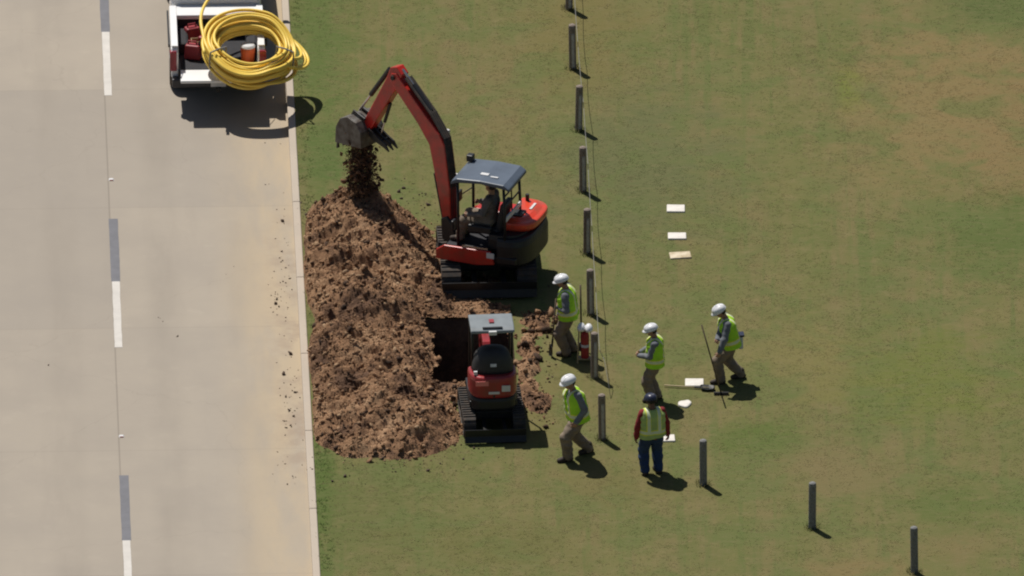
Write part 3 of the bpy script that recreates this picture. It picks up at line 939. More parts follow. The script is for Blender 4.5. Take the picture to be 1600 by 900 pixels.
def excavator():
    C = G(760, 424)
    root = thing('excavator', 'larger red excavator with blue-grey canopy and raised boom tipping soil on the heap', 'excavator', C)
    HO = G(777, 431) - C
    # undercarriage parallel to the road
    TU = Rz(KANG + math.pi / 2 + 0.02)
    for sy in (-1, 1):
        build_track(root, TU @ Tr(0.0, sy * 0.77, 0), 2.45, 0.56, 0.40, 44)
    MB(TU).box((0, 0, 0.42), (1.3, 1.2, 0.22)).build('track_frame', M['dark_metal'], root, bevel=0.03)
    MB(TU).lathe([(0.42, 0.5), (0.46, 0.52), (0.46, 0.66), (0.42, 0.68)], 28).build('slew_ring', M['dark_metal'], root)
    bl = MB(TU)
    prof = [(-1.42, 0.06), (-1.36, 0.05), (-1.30, 0.20), (-1.33, 0.38), (-1.40, 0.40), (-1.36, 0.22)]
    bl.prism(prof, 1.92)
    blade = bl.build('dozer_blade', M['black_paint'], root, bevel=0.008)
    for sy in (-1, 1):
        MB(TU).box((-0.95, sy * 0.3, 0.30), (0.75, 0.10, 0.12)).build('blade_arm', M['dark_metal'], blade)
    # house, swung towards the heap
    A = math.radians(160)
    H = Tr(HO.x, HO.y, 0) @ Rz(A)                                    # local +X is where the operator looks, +Y is the machine's left (nearer the camera)
    pl = MB(H)
    pl.box((0.08, 0, 0.78), (1.60, 1.76, 0.16))
    pl.build('platform', M['black_paint'], root, bevel=0.03)
    sk = MB(H)
    sk.prism([(0.98, 0.66), (0.98, 0.86), (0.80, 0.98), (-0.20, 0.98), (-0.28, 0.70), (0.1, 0.64)], 0.06, Tr(0, 0.93, 0))
    sk.build('side_panel', M['red_paint'], root, bevel=0.02)
    sk = MB(H)
    sk.prism([(0.98, 0.66), (0.98, 0.92), (0.70, 1.10), (-0.28, 1.10), (-0.28, 0.70)], 0.06, Tr(0, -0.93, 0))
    sk.build('side_panel', M['red_paint'], root, bevel=0.02)
    MB(H).box((0.15, 0.905, 1.01), (0.55, 0.03, 0.035)).build('grab_rail', M['steel'], root)
    MB(H).box((-0.20, 0.967, 0.90), (0.16, 0.012, 0.12)).build('warning_sticker', M['pale_mark'], root)
    # rounded rear: counterweight, then the hood above it
    def rear(r_out, z0, z1, top_r, y_sc=0.86, x_in=-0.30):
        n = 26
        rings = [(z0, r_out * 0.93), (z0 + 0.08, r_out), (z1 - (z1 - z0) * 0.25, r_out), (z1 - 0.05, r_out * 0.5 + top_r * 0.5), (z1, top_r)]
        vs, fs = [], []
        for z, r in rings:
            for k in range(n + 1):
                a = math.pi / 2 + math.pi * k / n
                e = 0.62
                cx = abs(math.cos(a)) ** e * -1
                sy = math.copysign(abs(math.sin(a)) ** e, math.sin(a))
                vs.append((x_in + cx * (r + x_in), sy * r * y_sc, z))
        m_ = n + 1
        for i in range(len(rings) - 1):
            for k in range(n):
                fs.append((i * m_ + k, i * m_ + k + 1, (i + 1) * m_ + k + 1, (i + 1) * m_ + k))
            fs.append((i * m_, (i + 1) * m_, (i + 1) * m_ + n, i * m_ + n))
        fs.append(tuple(range(m_))[::-1])
        fs.append(tuple(range((len(rings) - 1) * m_, len(rings) * m_)))
        return vs, fs
    b = MB(H); b.add(*rear(0.95, 0.62, 1.24, 0.90, 0.92)); b.build('counterweight', M['black_paint'], root, smooth=False, bevel=0.01)
    b = MB(H); b.add([(x, y - 0.16, z) for x, y, z in (lambda q: q[0])(rear(0.93, 1.243, 1.52, 0.72, 0.70))], rear(0.93, 1.243, 1.52, 0.72, 0.70)[1]); hood = b.build('engine_hood', M['hood_lit_red'], root, smooth=False, bevel=0.03)
    MB(H).box((-0.50, 0.10, 1.533), (0.22, 0.30, 0.025)).build('hood_vent', M['black_paint'], hood)
    MB(H).box((-0.66, -0.30, 1.530), (0.05, 0.3, 0.02)).build('hood_stripe', M['pale_mark'], hood)
    MB(H).cyl((-0.45, -0.55, 1.45), (-0.45, -0.55, 1.66), 0.04).build('exhaust_pipe', M['dark_metal'], hood)
    b = MB(H); b.add(*rear(0.80, 0.9, 1.28, 0.78, 1.0, -0.1)); b.build('seat_base', M['black_paint'], root)
    # side console / tanks on the far side
    MB(H).box((0.15, -0.55, 1.08), (1.0, 0.60, 0.42), taper=(0.9, 0.85)).build('side_tank', M['red_paint'], root, bevel=0.04)
    # operator station
    MB(H).box((0.35, 0.35, 0.885), (0.95, 0.95, 0.04)).build('cab_floor', M['bed_liner'], root)
    st = MB(H); st.box((0.0, 0.36, 1.26), (0.50, 0.50, 0.14)).box((-0.28, 0.36, 1.58), (0.13, 0.48, 0.62), Matrix.Rotation(-0.18, 3, 'Y'))
    st.build('seat', M['seat_vinyl'], root, bevel=0.05)
    for sy in (0.02, 0.70):
        c = MB(H); c.box((0.12, sy, 1.34), (0.5, 0.12, 0.16)); co = c.build('arm_console', M['black_paint'], root, bevel=0.03)
        MB(H).cyl((0.30, sy, 1.40), (0.33, sy, 1.60), 0.014).cyl((0.33, sy, 1.58), (0.34, sy, 1.68), 0.026).build('control_lever', M['dark_metal'], co)
    for sy in (0.27, 0.43):
        MB(H).cyl((0.62, sy, 0.9), (0.58, sy, 1.32), 0.014).cyl((0.58, sy, 1.28), (0.575, sy, 1.38), 0.022).build('travel_lever', M['dark_metal'], root)
    MB(H).box((0.72, 0.62, 1.30), (0.06, 0.16, 0.22)).build('instrument_panel', M['black_paint'], root, bevel=0.02)
    # canopy
    cx, cyy = 0.05, 0.36
    x0, x1, y0, y1, zr = cx - 0.56, cx + 0.56, cyy - 0.50, cyy + 0.50, 2.42
    for (x, y, z0, xt) in ((x1 - 0.06, y1 - 0.05, 0.88, x1 - 0.05), (x1 - 0.06, y0 + 0.05, 1.05, x1 - 0.05), (x0 + 0.05, y1 - 0.05, 1.2, x0 + 0.08), (x0 + 0.05, y0 + 0.05, 1.2, x0 + 0.08)):
        MB(H).tube([(x, y, z0), (x, y, 1.75), (xt, y, zr - 0.05)], 0.030, 10).build('canopy_post', M['black_paint'], root, smooth=True)
    g = MB(H)
    for z in (1.62, 1.95, 2.2):
        g.cyl((x0 + 0.05, y0 + 0.05, z), (x0 + 0.05, y1 - 0.05, z), 0.018, 8)
    g.cyl((x0 + 0.06, cyy, 1.6), (x0 + 0.08, cyy, zr - 0.05), 0.016, 8)
    g.build('rear_guard', M['black_paint'], root)
    MB(H).box((x0 + 0.03, cyy, 1.68), (0.03, 0.92, 0.10)).build('rear_rail', M['pale_mark'], root)
    b = MB(H)
    prof = [(x1 + 0.08, zr - 0.10), (x1 + 0.05, zr + 0.00), (x1 - 0.06, zr + 0.05), (cx, zr + 0.075), (x0 + 0.06, zr + 0.05), (x0 - 0.06, zr - 0.03),
            (x0 - 0.07, zr - 0.10), (x0 + 0.02, zr - 0.05), (cx, zr - 0.0), (x1 - 0.06, zr - 0.05)]
    b.prism(prof, y1 - y0 + 0.06, Tr(0, cyy, 0))
    roof = b.build('canopy_roof', M['canopy'], root, bevel=0.025)
    MB(H).box((cx + 0.02, cyy + 0.18, zr + 0.079), (0.17, 0.10, 0.012)).box((cx - 0.21, cyy + 0.25, zr + 0.075), (0.16, 0.05, 0.012)).build('roof_glint', M['pale_mark'], roof)  # pale flat patches painting the glints on the roof
    MB(H).box((x1 - 0.02, y0 + 0.1, zr + 0.12), (0.14, 0.16, 0.14)).cyl((x1 - 0.06, y0 + 0.1, zr), (x1 - 0.06, y0 + 0.1, zr + 0.1), 0.02).build('work_light', M['black_paint'], roof, bevel=0.02)
    MB(H).box((x1 + 0.06, cyy + 0.02, 1.86), (0.05, 0.18, 0.22)).cyl((x1 - 0.05, y0 + 0.05, 1.86), (x1 + 0.06, cyy + 0.02, 1.86), 0.012).build('mirror', M['black_paint'], root, bevel=0.02)
    # boom swung further round than the house
    F = G(706, 419) - C
    D = Vector((-0.70, 0.714, 0)).normalized()
    BA = math.atan2(D.y, D.x)
    TB = Tr(F.x, F.y, 0) @ Rz(BA)
    W = lambda r, h, s_=0.0: tuple(TB @ Vector((r, s_, h)))
    kp = MB(TB); kp.prism([(-0.30, 0.62), (0.12, 0.66), (0.16, 1.12), (-0.02, 1.22), (-0.20, 1.05)], 0.34); kp.build('king_post', M['black_paint'], root, bevel=0.03)
    nk = MB(); nk.box(tuple((F * 0.62) + Vector((0, 0, 0.82))), (0.62, 0.34, 0.26), Rz(math.atan2(F.y, F.x)).to_3x3()); nk.build('swing_bracket', M['black_paint'], root, bevel=0.03)
    prof = [(-0.10, 0.92), (0.10, 0.90), (0.30, 1.75), (0.53, 2.62), (0.86, 2.98), (1.66, 3.66), (1.64, 3.86), (1.50, 3.90), (0.62, 3.22), (0.24, 2.95), (0.10, 2.75), (-0.06, 1.80)]
    boom = arm_prism(root, 'boom', prof, 0.25, TB, M['red_paint'], 0.02)
    pts = [(0.02, 0, 1.1), (0.05, 0, 1.9), (0.22, 0, 2.84), (0.62, 0, 3.26), (1.35, 0, 3.82)]
    ho = MB(TB)
    for s_ in (-0.075, -0.025, 0.025, 0.075):
        ho.tube([(p[0] - 0.09, s_, p[2] + 0.035) for p in pts], 0.026, 6)
    ho.build('hydraulic_hose', M['rubber'], boom)
    MB(TB).box((0.30, -0.14, 2.90), (0.16, 0.05, 0.14)).build('boom_lamp', M['pale_mark'], boom)
    MB(TB).box((0.02, -0.14, 2.05), (0.10, 0.04, 0.04)).build('hose_clamp', M['pale_mark'], boom)
    hyd(root, 'boom_cylinder', W(0.20, 1.05), W(0.62, 2.66), 0.065, 0.58)
    # stick
    prof = [(1.34, 3.90), (1.50, 4.04), (1.68, 3.97), (1.80, 3.70), (2.52, 2.42), (2.48, 2.22), (2.32, 2.22), (2.26, 2.40), (1.50, 3.58)]
    stick = arm_prism(root, 'stick', prof, 0.20, TB, M['red_paint'], 0.018)
    hyd(root, 'stick_cylinder', W(0.60, 3.32), W(1.42, 3.98), 0.058, 0.62, boom)
    hyd(root, 'bucket_cylinder', W(1.80, 3.86), W(2.68, 2.66), 0.052, 0.62, stick)
    MB(TB).cyl((1.57, -0.16, 3.78), (1.57, 0.16, 3.78), 0.05).build('pivot_pin', M['dark_metal'], stick)
    MB(TB).cyl((2.42, -0.17, 2.31), (2.42, 0.17, 2.31), 0.05).build('pivot_pin', M['dark_metal'], stick)
    # linkage
    for s_ in (-0.12, 0.12):
        MB(TB).cyl((2.40, s_, 2.58), (2.70, s_, 2.66), 0.03, 8).cyl((2.70, s_, 2.66), (2.74, s_, 2.42), 0.03, 8).build('bucket_link', M['dark_metal'], stick)
    # bucket, mouth down
    out = [(2.30, 2.02), (2.33, 2.36), (2.46, 2.54), (2.70, 2.60), (2.92, 2.50), (3.04, 2.28), (3.06, 1.92)]
    inn = [(3.03, 1.92), (3.00, 2.26), (2.90, 2.46), (2.70, 2.56), (2.49, 2.50), (2.37, 2.34), (2.34, 2.02)]
    bw = 0.60
    bk = MB(TB); bk.prism(out + inn, bw)
    for sgn in (-1, 1):
        bk.prism(out, 0.03, Tr(0, sgn * (bw / 2 + 0.0165), 0))
    bucket = bk.build('bucket', M['bucket_metal'], root, bevel=0.006)
    for k in range(4):
        MB(TB).box((3.055, (k - 1.5) * 0.17, 1.86), (0.035, 0.07, 0.16), taper=(0.5, 0.6)).build('bucket_tooth', M['bucket_metal'], bucket)
    for s_ in (-0.13, 0.13):
        MB(TB).prism([(2.33, 2.30), (2.44, 2.24), (2.62, 2.50), (2.78, 2.58), (2.72, 2.70), (2.50, 2.62)], 0.03, Tr(0, s_, 0)).build('bucket_ear', M['bucket_metal'], bucket)
    # thumb
    th = MB(TB)
    for s_ in (-0.12, 0.0, 0.12):
        th.prism([(2.30, 2.42), (2.18, 2.38), (1.98, 2.28), (1.80, 2.22), (1.70, 2.08), (1.84, 2.13), (2.06, 2.18), (2.28, 2.26)], 0.035, Tr(0, s_, 0))
    th.cyl((1.98, -0.14, 2.23), (1.98, 0.14, 2.23), 0.025, 8).cyl((2.24, -0.14, 2.34), (2.24, 0.14, 2.34), 0.035, 8)
    thumb = th.build('thumb', M['dark_metal'], root)
    hyd(root, 'thumb_cylinder', W(1.78, 3.10), W(2.06, 2.32), 0.035, 0.6, thumb)
    return root, TB, F, C, H
EXC, TB_EXC, F_EXC, C_EXC, H_EXC = excavator()

# soil falling out of the bucket
def falling():
    n = 11000
    T = Tr(*C_EXC) @ TB_EXC
    t = RNG.uniform(0, 1, n) ** 0.85
    r = 2.70 + RNG.normal(0, 1, n) * (0.10 + 0.03 * t) - 0.12 * t
    s_ = RNG.normal(0, 0.14, n) * (1 + 0.35 * t)
    s_ = np.clip(s_, -0.3, 0.3) + RNG.normal(0, 0.015, n)
    x = T[0][0] * r + T[0][1] * s_ + T[0][3]; y = T[1][0] * r + T[1][1] * s_ + T[1][3]
    ground = np.maximum(heap_h(x, y), 0)
    z = 2.42 + (ground - 2.42) * t
    sz = np.minimum(0.006 + RNG.pareto(2.3, n) * 0.008, 0.06)
    v, f = clods(x, y, z, sz)
    tag(np_mesh('falling_soil', v, f, [M['soil'], M['soil_dark']], smooth=False, mi=np.repeat((RNG.uniform(0, 1, n) < 0.45).astype(int), len(ICO_F))), 'shade-darkened soil falling in a stream from the raised bucket', kind='stuff')  # many dark grains: the stream's backlit shade is put into its colour
falling()

def mini_digger():
    C = G(768, 657)
    root = thing('excavator', 'smaller red digger seen from behind, its pale grey canopy over the pit', 'excavator', C, math.pi / 2 + math.radians(4.5))
    for sy in (-1, 1):
        build_track(root, Tr(0.0, sy * 0.50, 0), 1.75, 0.42, 0.25, 36)
    MB().box((0, 0, 0.33), (0.9, 0.8, 0.18)).build('track_frame', M['dark_metal'], root, bevel=0.02)
    MB().lathe([(0.30, 0.38), (0.33, 0.40), (0.33, 0.50), (0.30, 0.52)], 24).build('slew_ring', M['dark_metal'], root)
    bl = MB(); bl.prism([(-1.12, 0.03), (-1.06, 0.02), (-1.01, 0.14), (-1.03, 0.29), (-1.09, 0.31), (-1.06, 0.15)], 1.24)
    blade = bl.build('dozer_blade', M['black_paint'], root, bevel=0.006)
    for sy in (-1, 1):
        MB().box((-0.75, sy * 0.2, 0.22), (0.6, 0.07, 0.09)).build('blade_arm', M['dark_metal'], blade)
    MB().box((0.10, 0, 0.60), (1.15, 0.96, 0.14)).build('platform', M['black_paint'], root, bevel=0.03)
    def rounded(x_back, hw, z0, z1, x_in, top_in=0.06, top_h=0.08):
        n = 22
        rings = [(z0, 0.97), (z0 + 0.05, 1.0), (z1 - top_h, 1.0), (z1 - top_h * 0.3, 1 - top_in * 0.5), (z1, 1 - top_in * 1.6)]
        vs, fs = [], []
        for z, sc in rings:
            for k in range(n + 1):
                a = math.pi / 2 + math.pi * k / n
                cx = -abs(math.cos(a)) ** 0.6
                sy = math.copysign(abs(math.sin(a)) ** 0.6, math.sin(a))
                vs.append((x_in + cx * (x_in - x_back) * sc, sy * hw * sc, z))
        m_ = n + 1
        for i in range(len(rings) - 1):
            for k in range(n):
                fs.append((i * m_ + k, i * m_ + k + 1, (i + 1) * m_ + k + 1, (i + 1) * m_ + k))
            fs.append((i * m_, (i + 1) * m_, (i + 1) * m_ + n, i * m_ + n))
        fs.append(tuple(range(m_))[::-1]); fs.append(tuple(range((len(rings) - 1) * m_, len(rings) * m_)))
        return vs, fs
    b = MB(); b.add(*rounded(-0.66, 0.49, 0.52, 0.80, -0.1)); b.build('counterweight', M['black_paint'], root, bevel=0.01)
    b = MB(); b.add(*rounded(-0.68, 0.49, 0.803, 1.26, -0.08, 0.05, 0.10)); hood = b.build('engine_hood', M['small_red'], root, bevel=0.012)
    MB().box((-0.682, 0.24, 1.14), (0.012, 0.26, 0.10), Matrix.Rotation(0.0, 3, 'Y')).build('hood_reflector', M['plate_red'], hood)
    MB().box((-0.683, -0.24, 1.02), (0.012, 0.17, 0.13)).build('hood_sticker', M['pale_mark'], hood)
    MB().box((-0.684, 0.0, 0.93), (0.012, 0.22, 0.05)).build('hood_sticker', M['pale_mark'], hood)
    MB().cyl((-0.695, 0.0, 0.855), (-0.66, 0.0, 0.855), 0.025).build('tow_eye', M['black_paint'], hood)
    # domed black upper rear cover with its pale plate
    vs, fs = [], []
    n, rr = 20, 9
    for i in range(rr):
        a = math.pi / 2 * i / (rr - 1)
        for k in range(n):
            t = 2 * math.pi * k / n
            ca, sa = math.cos(t), math.sin(t)
            x = -0.22 + math.copysign(abs(ca) ** 0.7, ca) * 0.30 * math.cos(a) ** 0.6
            y = math.copysign(abs(sa) ** 0.7, sa) * 0.42 * math.cos(a) ** 0.6
            vs.append((x, y, 1.24 + 0.52 * math.sin(a)))
    for i in range(rr - 1):
        for k in range(n):
            fs.append((i * n + k, i * n + (k + 1) % n, (i + 1) * n + (k + 1) % n, (i + 1) * n + k))
    fs.append(tuple(range(n))[::-1])
    b = MB(); b.add(vs, fs); cov = b.build('seat_shroud', M['seat_vinyl'], root, smooth=True)
    MB().box((-0.508, 0.0, 1.46), (0.02, 0.12, 0.06), Matrix.Rotation(0.28, 3, 'Y')).build('shroud_plate', M['pale_mark'], cov)
    MB().box((-0.50, 0.36, 1.30), (0.05, 0.07, 0.07)).build('rear_lamp', M['pale_mark'], root)
    MB().box((0.10, 0.0, 1.06), (0.42, 0.46, 0.12)).build('seat', M['seat_vinyl'], root, bevel=0.03)
    for sy in (-0.3, 0.3):
        MB().box((0.2, sy, 1.15), (0.4, 0.12, 0.3)).build('arm_console', M['black_paint'], root, bevel=0.02)
    for sy in (-0.40, 0.40):
        MB().tube([(-0.18, sy, 1.2), (-0.16, sy, 1.9), (-0.10, sy, 2.10)], 0.028, 10).build('canopy_post', M['black_paint'], root, smooth=True)
        MB().tube([(0.56, sy, 0.66), (0.52, sy, 1.9), (0.42, sy, 2.10)], 0.024, 10).build('canopy_post', M['black_paint'], root, smooth=True)
    b = MB()
    x0, x1, zr = -0.34, 0.50, 2.14
    b.prism([(x1, zr - 0.06), (x1 - 0.02, zr), (x1 - 0.12, zr + 0.035), (0.1, zr + 0.05), (x0 + 0.1, zr + 0.035), (x0 + 0.01, zr), (x0, zr - 0.06), (x0 + 0.06, zr - 0.04), (x1 - 0.06, zr - 0.04)], 0.88)
    roof = b.build('canopy_roof', M['pale_canopy'], root, bevel=0.02)
    MB().box((0.02, 0.0, zr + 0.055), (0.16, 0.10, 0.03)).build('roof_marker', M['can_red'], roof, bevel=0.008)
    MB().box((-0.26, 0.0, zr + 0.042), (0.05, 0.40, 0.018)).build('roof_rib', M['black_paint'], roof)
    MB().box((-0.34, 0.0, 2.10), (0.07, 0.16, 0.08)).build('roof_lamp', M['pale_mark'], roof, bevel=0.01)
    # boom reaching down into the pit ahead
    MB().prism([(0.60, 0.50), (0.90, 0.52), (0.92, 0.86), (0.70, 0.92)], 0.22).build('king_post', M['black_paint'], root, bevel=0.02)
    boom = MB().prism([(0.76, 0.66), (0.90, 0.60), (1.40, 0.98), (1.80, 1.02), (2.36, 0.66), (2.42, 0.80), (1.86, 1.18), (1.30, 1.15)], 0.15).build('boom', M['small_red'], root, bevel=0.012)
    hyd(root, 'boom_cylinder', (0.90, 0, 0.55), (1.56, 0, 0.93), 0.04, 0.55, boom)
    stick = MB().prism([(2.30, 0.86), (2.46, 0.90), (2.50, 0.70), (2.30, -0.42), (2.20, -0.42), (2.26, 0.60)], 0.12).build('stick', M['small_red'], root, bevel=0.01)
    hyd(root, 'stick_cylinder', (1.66, 0, 1.24), (2.36, 0, 0.90), 0.035, 0.6, boom)
    out = [(2.24, -0.40), (2.44, -0.44), (2.54, -0.66), (2.42, -0.90), (2.16, -0.98)]
    inn = [(2.16, -0.95), (2.40, -0.87), (2.51, -0.66), (2.42, -0.47), (2.24, -0.43)]
    bk = MB(); bk.prism(out + inn, 0.40)
    for s_ in (-0.21, 0.21): bk.prism(out, 0.018, Tr(0, s_, 0))
    bucket = bk.build('bucket', M['bucket_metal'], root)
    for k in range(3):
        MB().box((2.10, (k - 1) * 0.15, -0.985), (0.12, 0.06, 0.025)).build('bucket_tooth', M['bucket_metal'], bucket)
    return root
mini_digger()

# ------------------------------------------------------------------ pickup truck and its load
def pickup():
    P = G(341, 158.5, ROAD_Z + 0.15)                              # ground under the middle of the tail
    root = thing('pickup_truck', 'white pickup truck with lowered tailgate standing along the kerb', 'pickup truck', P, KANG)
    # local: +Y ahead, +X right, tail at y = 0
    hw = 0.965
    for s_ in (-1, 1):
        b = MB()
        prof = [(0.0, 0.55), (0.0, 1.12), (0.05, 1.19), (2.12, 1.22), (2.12, 0.45), (1.72, 0.45), (1.66, 0.72), (1.48, 0.90), (1.22, 0.95), (0.96, 0.90), (0.78, 0.72), (0.72, 0.50)]
        T = Tr(s_ * (hw - 0.075), 0, 0) @ Matrix(((0, 1, 0, 0), (1, 0, 0, 0), (0, 0, 1, 0), (0, 0, 0, 1)))
        b.prism(prof, 0.15, T)
        side = b.build('bed_side', M['white_paint'], root, bevel=0.025)
        MB().box((s_ * (hw - 0.075), 1.06, 1.232), (0.13, 2.0, 0.02)).build('rail_cap', M['white_paint'] if s_ < 0 else M['white_paint'], side)
        MB().box((s_ * (hw - 0.05), -0.012, 0.93), (0.13, 0.05, 0.44)).build('tail_light', M['tail_red'], root, bevel=0.015)
        MB().box((s_ * (hw + 0.012), 0.02, 0.95), (0.02, 0.16, 0.36)).build('tail_light_wrap', M['tail_red'], side)
        fl = MB(); fl.box((s_ * (hw + 0.035), 1.22, 1.10), (0.035, 1.7, 0.06)); fl.build('side_trim', M['black_paint'], side)
    MB().box((0, 1.06, 0.70), (2 * hw - 0.30, 2.1, 0.06)).build('bed_floor', M['bed_liner'], root)
    MB().box((0, 2.09, 0.97), (2 * hw - 0.31, 0.05, 0.5)).build('bed_front_wall', M['white_paint'], root)
    for s_ in (-1, 1):
        MB().box((s_ * 0.70, 1.2, 0.85), (0.22, 0.9, 0.24)).build('wheel_arch', M['bed_liner'], root, bevel=0.05)
    tg = MB().box((0, -0.29, 0.70), (1.56, 0.56, 0.065)).build('tailgate', M['white_paint'], root, bevel=0.018)
    MB().box((0, -0.30, 0.662), (0.26, 0.10, 0.02)).build('tailgate_handle', M['black_paint'], tg)
    for s_ in (-1, 1):
        MB().cyl((s_ * 0.77, -0.45, 0.735), (s_ * 0.80, 0.0, 1.02), 0.008, 6).build('tailgate_cable', M['black_paint'], tg)
    bp_ = MB(); bp_.box((0, -0.10, 0.50), (1.90, 0.20, 0.20)); bumper = bp_.build('bumper', M['chrome'], root, bevel=0.03)
    MB().box((0, -0.203, 0.50), (0.31, 0.008, 0.15)).build('licence_plate', M['pale_mark'], bumper)
    MB().box((0, -0.18, 0.38), (0.10, 0.24, 0.08)).build('tow_hitch', M['dark_metal'], bumper)
    # cross-bed toolbox
    tb = MB().box((0, 1.84, 1.17), (1.72, 0.44, 0.10)).build('toolbox', M['white_paint'], root, bevel=0.02)
    MB().box((0, 1.84, 0.95), (1.56, 0.42, 0.34)).build('toolbox_shaded_body', M['bed_liner'], tb)  # black under the white lid: shade on the toolbox front, painted in
    # cab (beyond the frame's top edge)
    cabp = [(2.16, 0.42), (2.16, 1.24), (2.30, 1.86), (2.55, 1.93), (4.05, 1.92), (4.35, 1.84), (5.05, 1.24), (6.35, 1.10), (6.52, 0.95), (6.52, 0.42),
            (6.15, 0.42), (6.08, 0.72), (5.88, 0.90), (5.62, 0.94), (5.36, 0.90), (5.18, 0.72), (5.10, 0.42)]
    TX = Matrix(((0, 1, 0, 0), (1, 0, 0, 0), (0, 0, 1, 0), (0, 0, 0, 1)))
    cab = MB().prism(cabp, 1.86, TX).build('cab', M['white_paint'], root, bevel=0.05)
    MB().add([(-0.72, 2.175, 1.30), (0.72, 2.175, 1.30), (0.66, 2.283, 1.80), (-0.66, 2.283, 1.80)], [(0, 1, 2, 3)]).build('rear_window', M['glass'], cab)
    MB().add([(-0.78, 5.0, 1.30), (0.78, 5.0, 1.30), (0.70, 4.40, 1.815), (-0.70, 4.40, 1.815)], [(3, 2, 1, 0)]).build('windscreen', M['glass'], cab)
    for s_ in (-1, 1):
        for (a, e) in ((2.45, 3.35), (3.45, 4.45)):
            d = MB().box((s_ * 0.938, (a + e) / 2, 1.55), (0.012, e - a, 0.44)).build('side_window', M['glass'], cab)
        MB().box((s_ * 1.06, 4.55, 1.30), (0.18, 0.10, 0.20)).build('wing_mirror', M['black_paint'], cab, bevel=0.03)
        MB().box((s_ * 0.72, 6.525, 0.85), (0.36, 0.03, 0.2)).build('headlight', M['pale_mark'], cab)
        MB().box((s_ * 0.94, 3.0, 0.98), (0.02, 0.16, 0.03)).build('door_handle', M['black_paint'], cab)
    MB().box((0, 6.58, 0.5), (1.86, 0.14, 0.24)).build('front_bumper', M['chrome'], root, bevel=0.03)
    MB().box((0, 3.3, 0.45), (0.9, 5.6, 0.18)).build('chassis', M['black_paint'], root)
    for y in (1.22, 5.62):
        for s_ in (-1, 1):
            T = Tr(s_ * 0.83, y, 0.435 - 0.15) @ Matrix.Scale(0.435 / 0.385, 4) @ Matrix.Rotation(math.pi / 2, 4, 'Y')
            w = MB().lathe([(0.25, -0.13), (0.36, -0.13), (0.385, -0.09), (0.385, 0.09), (0.36, 0.13), (0.25, 0.13)], 28, T).build('wheel', M['rubber'], root)
            MB().lathe([(0.06, -0.135), (0.24, -0.135), (0.24, 0.135), (0.06, 0.135)], 20, T).build('rim', M['steel'], w)
    Tw = Tr(*P) @ Rz(KANG)
    return root, Tw
TRUCK, TW = pickup()
def in_truck(x, y, z): return TW @ Vector((x, y, z))

def fuel_can(x, y, rz, lab):
    t = thing('fuel_can', lab, 'fuel can', in_truck(x, y, 0.732), KANG + rz, 'red fuel cans in the pickup bed')
    MB().box((0, 0, 0.16), (0.34, 0.22, 0.32), taper=(0.9, 0.88)).build('can_body', M['can_red'], t, bevel=0.035)
    MB().tube([(-0.11, 0, 0.31), (-0.10, 0, 0.385), (0.06, 0, 0.385), (0.08, 0, 0.31)], 0.018, 8).build('handle', M['can_red'], t)
    MB().cyl((0.12, 0, 0.30), (0.16, 0, 0.40), 0.028).build('spout', M['black_paint'], t)
fuel_can(-0.50, 1.42, 0.4, 'red fuel can in the pickup bed close to the white toolbox')
fuel_can(-0.50, 0.55, -0.3, 'red fuel can in the pickup bed close to the lowered tailgate')
fuel_can(-0.24, 1.0, 1.0, 'red fuel can in the middle of the pickup bed under the coil edge')
t = thing('parts_box', 'open tan cardboard box among the red cans in the pickup bed', 'box', in_truck(-0.40, 0.96, 0.732), KANG + 0.1)
b = MB()
for (x, y, sx, sy) in ((-0.125, 0, 0.012, 0.2), (0.125, 0, 0.012, 0.2), (0, -0.1, 0.262, 0.012), (0, 0.1, 0.262, 0.012)):
    b.box((x, y, 0.12), (sx, sy, 0.22))
b.box((0, 0, 0.006), (0.26, 0.2, 0.01)); b.build('box_shell', M['tan_card'], t)
MB().box((0.19, 0, 0.20), (0.13, 0.19, 0.008), Matrix.Rotation(0.5, 3, 'Y')).build('box_flap', M['tan_card'], t)
t = thing('cooler', 'small orange cooler with white lid seen through the hole of the coil', 'cooler', in_truck(0.62, 0.36, 0.732), KANG)
MB().lathe([(0.12, 0.0), (0.14, 0.03), (0.15, 0.30), (0.14, 0.33)], 20).build('cooler_body', M['can_orange'], t)
MB().lathe([(0.15, 0.332), (0.155, 0.36), (0.13, 0.39), (0.05, 0.40)], 20).build('cooler_lid', M['pale_mark'], t)

